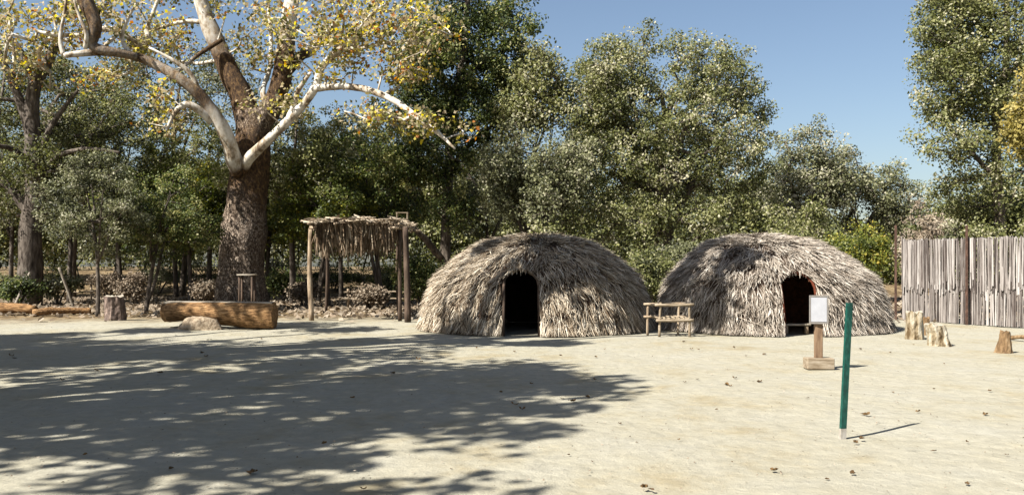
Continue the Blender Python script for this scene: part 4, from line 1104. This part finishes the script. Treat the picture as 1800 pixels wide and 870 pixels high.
# ------------------------------------------------------------------ small stick stand in front of the sycamore
t0 = P(434, 0, 28.5); t0[2] = 0
t = thing('side_table', t0, 'small dark stand with a thin pale top in front of the sycamore trunk', 'table')
mb = MB(); box(mb, t0 + np.array([0, 0, P(0, 483, 28.5)[2]]), (.58, .35, .04), rz=.1, bev=.006); mb.build('table_top', M['log_top'], t)
for dx, dy in ((-.22, -.1), (.2, -.1), (-.2, .12), (.22, .12)):
    mb = MB(); tube(mb, [t0 + np.array([dx, dy, -.03]), t0 + np.array([dx * .95, dy, P(0, 483, 28.5)[2] - .018])], .035, 7, .1, 5); mb.build('leg', M['dark_pole'], t)

# ------------------------------------------------------------------ rustic stick rack between the huts
def rack():
    Y = 20.3; rng = np.random.default_rng(4)
    g = P(1186, 0, Y); g[2] = 0
    t = thing('stick_bench', g, 'small rustic chair of pale peeled sticks standing between the two huts', 'chair')
    def st(a, b, r, name, m='base_wood'):
        a = np.array(a); b = np.array(b); mb = MB(); tube(mb, catmull([a, (a + b) / 2 + rng.normal(size=3) * .008, b], 4), r, 7, .15, 6); mb.build(name, M[m], t)
    x0, x1 = wx(1159, Y), wx(1212, Y)
    zt = P(0, 536, Y)[2]; zs = P(0, 563, Y)[2]
    st((x0, Y, -.02), (x0 + .03, Y, zt + .06), .03, 'leg'); st((x1, Y, -.02), (x1 - .01, Y, zt - .02), .03, 'leg')
    st((x0 - .2, Y + .45, -.02), (x0 - .2, Y + .42, zt), .03, 'leg', 'pole'); st((x1 - .18, Y + .45, -.02), (x1 - .16, Y + .42, zt + .02), .03, 'leg', 'pole')
    st((x0 - .11, Y - .035, zt), (x1 + .1, Y - .03, zt + .015), .032, 'top_rail')
    st((x0 - .3, Y + .40, zt + .0), (x1 - .02, Y + .40, zt + .02), .028, 'top_rail', 'pole')
    st((x0 - .08, Y - .04, zs), (x1 + .09, Y - .04, zs + .01), .035, 'seat_rail')
    st((x0 - .3, Y + .42, zs + .06), (x1 - .0, Y + .42, zs + .06), .03, 'seat_rail', 'pole')
    for k in range(7):
        xx = x0 + .02 + (x1 - x0 - .04) * k / 6
        st((xx, Y - .06, zs + .045), (xx - .16, Y + .46, zs + .075), .024, 'seat_slat')
    for xx in (x0, x1):
        st((xx + .01, Y, zt - .01), (xx - .2, Y + .44, zt + .0), .024, 'arm')
rack()

# ------------------------------------------------------------------ sign on a post
def sign():
    g = G(1441, 648); Y = g[1]
    t = thing('information_sign', g, 'white framed sign panel on brown post with wooden foot, before the right hut', 'sign')
    q = Y / F; rz = -.28
    mb = MB(); box(mb, g + np.array([0, .05, .083]), (.42, .24, .17), bev=.008); mb.build('foot_block', M['base_wood'], t, smooth=False)
    zb = P(0, 569, Y)[2]; zt = P(0, 519, Y)[2]
    mb = MB(); box(mb, g + np.array([-.005, .05, (zb + .10 + .168) / 2]), (.115, .09, zb + .10 - .168), bev=.006); mb.build('post', M['sign_wood'], t, smooth=False)
    c = g + np.array([-.02, -.015, (zb + zt) / 2]); H = zt - zb
    w = .285
    def B(lx, ly, lz, size, name, m, bev=.003):
        cz, sz = math.cos(rz), math.sin(rz)
        mb = MB(); box(mb, c + np.array([lx * cz - ly * sz, lx * sz + ly * cz, lz]), size, rz=rz, bev=bev); return mb.build(name, M[m], t, smooth=False)
    B(0, 0, 0, (w, .03, H), 'back_board', 'sign_frame')
    B(0, -.0185, .005, (w - .05, .006, H - .06), 'sign_face', 'sign_face', .001)
    for sx in (-1, 1): B(sx * (w / 2 - .011), -.022, 0, (.022, .012, H), 'frame', 'sign_frame', .002)
    for sz2 in (-1, 1): B(0, -.022, sz2 * (H / 2 - .013), (w - .046, .012, .026), 'frame', 'sign_frame', .002)
sign()

# ------------------------------------------------------------------ green metal post
def green_post():
    g = G(1481, 768); Y = g[1]
    top = P(1493, 532, Y + .02)
    t = thing('metal_post', g, 'slightly leaning dark green metal post standing alone in the sunlit sand', 'post')
    # channel section: flat front with two flanges
    w, d, th = .058, .030, .006
    sec = [(-w / 2, -d / 2), (w / 2, -d / 2), (w / 2, d / 2), (w / 2 - th, d / 2), (w / 2 - th, -d / 2 + th), (-w / 2 + th, -d / 2 + th), (-w / 2 + th, d / 2), (-w / 2, d / 2)]
    def ext(z0, z1, name, m, grow=1.0):
        V = []
        for f in (z0, z1):
            c = g + (top - g) * f
            for x, y in sec:
                an = .25
                V.append(c + np.array([(x * math.cos(an) - y * math.sin(an)) * grow, (x * math.sin(an) + y * math.cos(an)) * grow, 0]))
        k = np.arange(8); k2 = (k + 1) % 8
        mb = MB(); mb.add(V, [np.stack([k, k2, k2 + 8, k + 8], 1), np.arange(8)[None, ::-1], np.arange(8)[None] + 8]); mb.build(name, M[m], t, smooth=False)
    ext(.065, 1, 'post_shaft', 'green'); ext(-.05, .0649, 'post_foot', 'white_chip', 1.02)
green_post()

# ------------------------------------------------------------------ reed fence
def reed_fence():
    rng = np.random.default_rng(12)
    A = G(1586, 562); B = G(1800, 576); d = (B - A) / np.linalg.norm(B - A)
    L = np.linalg.norm(B - A) * 1.35
    nrm = np.array([d[1], -d[0], 0])
    if nrm[1] > 0: nrm = -nrm
    t = thing('reed_fence', A, 'tall fence of grey upright reeds in two tiers between rusty posts, right of the huts', 'fence')
    def tier(z0, z1, off, name, n, jb, jt):
        mb = MB()
        s = np.sort(rng.random(n)) * L
        layer = rng.random(n)
        r = .010 + .014 * rng.random(n)
        base = A + d * s[:, None] + nrm * (off + (layer - .5) * .07)[:, None]
        lean = rng.normal(size=n) * .018; lean2 = rng.normal(size=n) * .01
        zb = z0 + rng.normal(size=n) * jb; zt_ = z1 + rng.normal(size=n) * jt + (rng.random(n) < .06) * rng.normal(size=n) * .05
        zb = np.maximum(zb, .003)
        kk = 4; f = np.linspace(0, 1, kk)
        C = base[:, None, :] + np.zeros((n, kk, 3))
        hgt = (zt_ - zb)
        C[..., 2] = zb[:, None] + hgt[:, None] * f
        bow = rng.normal(size=n) * .012
        C += d * ((lean * hgt)[:, None] * f + bow[:, None] * np.sin(f * PI))[..., None] + nrm * ((lean2 * hgt)[:, None] * f)[..., None]
        ang = np.arange(4) * PI / 2 + .4
        ring = np.cos(ang)[:, None] * d + np.sin(ang)[:, None] * nrm
        V = C[:, :, None, :] + ring[None, None] * r[:, None, None, None]
        idx = np.arange(n * kk * 4).reshape(n, kk, 4)
        fs = [np.stack([idx[:, :-1, a], idx[:, :-1, (a + 1) % 4], idx[:, 1:, (a + 1) % 4], idx[:, 1:, a]], -1).reshape(-1, 4) for a in range(4)]
        fs.append(idx[:, -1, :].reshape(-1, 4))
        rv = np.clip(.52 + .1 * np.sin(s * 5) + rng.normal(size=n) * .30, 0, 1)
        mb.add(V.reshape(-1, 3), [np.vstack(fs)], np.repeat(rv, kk * 4))
        return mb.build(name, M['reed'], t, smooth=False)
    H = 2.36; mid = 1.06
    tier(.0, mid + .10, .0, 'lower_reeds', 470, .012, .05)
    tier(mid - .08, H, .045, 'upper_reeds', 470, .10, .02)
    for z, o in ((.55, -.07), (1.55, -.02), (2.15, -.02)):
        mb = MB(); tube(mb, [A + nrm * o + np.array([0, 0, z]), A + d * L * .5 + nrm * o + np.array([0, 0, z + .01]), A + d * L + nrm * o + np.array([0, 0, z])], .022, 7, .1, 4); mb.build('rail', M['pole'], t)
    # posts: steel angle sections
    for px, w in ((1581, .085), (1706, .085), (1835, .085)):
        # where the fence line crosses that pixel column
        k = (px - 900) / F
        s = (k * A[1] - A[0]) / (d[0] - k * d[1])
        p = A + d * s + nrm * .16
        mb = MB()
        ht = P(0, 396, p[1])[2]
        sec = [(-w / 2, 0), (w / 2, 0), (w / 2, .006), (-w / 2 + .006, .006), (-w / 2 + .006, w * .8), (-w / 2, w * .8)]
        V = [p + d * x - nrm * y + np.array([.0, 0, z]) for z in (-.05, ht) for x, y in sec]
        kx = np.arange(6); k2 = (kx + 1) % 6
        mb.add(V, [np.stack([kx, k2, k2 + 6, kx + 6], 1), np.arange(6)[None, ::-1], np.arange(6)[None] + 6]); mb.build('post', M['rust'], t, smooth=False)
reed_fence()

# ------------------------------------------------------------------ dry leaves on the sand
def ground_leaves():
    rng = np.random.default_rng(31)
    protos = []
    for k in range(5):
        # a curled lobed leaf: ring of points round a centre, edges turned up
        n = 11; an = np.linspace(0, 2 * PI, n, endpoint=False)
        r = 1 + .35 * np.cos(an * 5) + rng.normal(size=n) * .08
        curl = .35 + .5 * rng.random()
        V = [[0, 0, .06]]
        for a_, r_ in zip(an, r): V.append([math.cos(a_) * r_ * .5, math.sin(a_) * r_ * .4, .1 * rng.random() + curl * .18])
        for a_, r_ in zip(an, r): V.append([math.cos(a_) * r_ * (1 - curl * .35), math.sin(a_) * r_ * (.8 - curl * .3), curl * (.5 + .5 * rng.random()) * abs(math.cos(a_ - k))])
        V = np.array(V); i = np.arange(n); j = (i + 1) % n
        mb = MB(); mb.add(V, [np.stack([np.zeros(n, int), 1 + i, 1 + j], 1), np.stack([1 + i, 1 + n + i, 1 + n + j, 1 + j], 1)], rng.random())
        o = mb.build('fallen_leaf', M['dead_leaf'], smooth=False)
        protos.append(o)
    spots = [(905, 712, 1.3), (918, 720, 1.2), (988, 701, .9), (1007, 706, 1.2), (1033, 699, 1.1), (1047, 628, 1), (1063, 614, .7), (1100, 601, .6), (1202, 601, 1.1), (1215, 614, 1.1), (1228, 615, .8), (1290, 611, .9),
             (1344, 623, 1.1), (1335, 672, 1.2), (1292, 665, 1.1), (1277, 677, 1.2), (1284, 679, .8), (1226, 667, .9), (1203, 672, .8), (1312, 626, .6), (1361, 828, 1.4), (1133, 858, 1.4), (1145, 861, 1), (1499, 833, 1.1), (1454, 843, .7),
             (1193, 773, .6), (1524, 730, 1.2), (1518, 728, .9), (1515, 772, 1.2), (1504, 778, 1), (1614, 724, .9), (1732, 729, 1), (1642, 793, .9), (1700, 777, .7), (1512, 614, 1), (1565, 620, .8), (1606, 606, .6), (1740, 687, .7), (1642, 684, .6),
             (1046, 668, .9), (934, 675, .8), (735, 632, 1.4), (740, 636, 1), (690, 657, 1.2), (355, 621, 1.2), (362, 627, 1.2), (20, 626, 1.5), (25, 630, 1), (170, 652, 1.2), (281, 656, 1.2), (109, 668, 1), (571, 780, 1.2), (440, 831, 1.7), (447, 830, 1.2),
             (300, 825, 1), (150, 800, 1), (620, 700, .9), (530, 642, .8), (985, 625, .9), (905, 618, .8), (838, 612, .8), (460, 596, .8), (310, 590, .8), (365, 598, .9), (370, 597, .7), (640, 860, 1), (880, 690, .8), (1420, 700, .6), (1090, 745, .6), (1260, 720, .5), (1660, 640, .6), (1570, 690, .5), (1700, 850, .8), (1770, 800, .7), (1000, 800, .6)]
    for k, (px, py, s) in enumerate(spots):
        g = G(px, py)
        src = protos[k % 5]
        o = src if k < 5 else src.copy()
        if k >= 5: COL.objects.link(o)
        o.name = 'fallen_leaf'
        sc = .044 * s * (.75 if py > 760 else 1)
        o.location = (g[0], g[1], .004); o.scale = (sc, sc, sc * .9); o.rotation_euler = (rng.normal() * .15, rng.normal() * .15, rng.random() * 6.28)
        tag(o, 'small curled brown dead leaf lying on the open sand of the clearing', 'leaf', 'dead leaves scattered on the sand')
ground_leaves()

# ------------------------------------------------------------------ litter and straw under the trees, too fine to count
def litter():
    rng = np.random.default_rng(41)
    n = 26000
    px = rng.uniform(-60, 1860, n); Y = 24.5 + rng.random(n) ** .8 * 28
    x = (px - 900) / F * Y
    keep = (Y > 27.2 - .10 * x + rng.normal(size=n) * .8) | ((rng.random(n) < .05) & (Y > 24))
    x = x[keep]; Y = Y[keep]; n = len(x)
    pos = np.stack([x, Y, .02 + .05 * rng.random(n)], -1)
    m = 9000
    gy = 4.5 + 22 * rng.random(m); gx = rng.uniform(-.62, .62, m) * gy
    gx = gx + .35 * np.sin(gy * 2.3) ; 
    pos = np.vstack([pos, np.stack([gx, gy, np.full(m, .004)], -1)]); n = len(pos)
    mb = MB()
    nrm = rng.normal(size=(n, 3)) * .6 + np.array([0, -.3, 1]); nrm /= np.linalg.norm(nrm, axis=1)[:, None]
    t = np.cross(nrm, rng.normal(size=(n, 3))); t /= np.linalg.norm(t, axis=1)[:, None]; b = np.cross(nrm, t)
    s = .05 + .10 * rng.random(n); s[-m:] = .004 + .014 * rng.random(m) ** 3
    V = np.stack([pos - t * s[:, None], pos + b * s[:, None] * .6, pos + t * s[:, None], pos - b * s[:, None] * .6], 1); V[..., 2] = np.maximum(V[..., 2], .004)
    mb.add(V.reshape(-1, 3), [np.arange(n * 4).reshape(n, 4)], np.repeat(rng.random(n), 4))
    o = mb.build('leaf_litter', M['dry_twig'], smooth=False)
    tag(o, 'tan dead leaf litter covering the ground beneath the trees', 'leaf litter', kind='stuff')
litter()
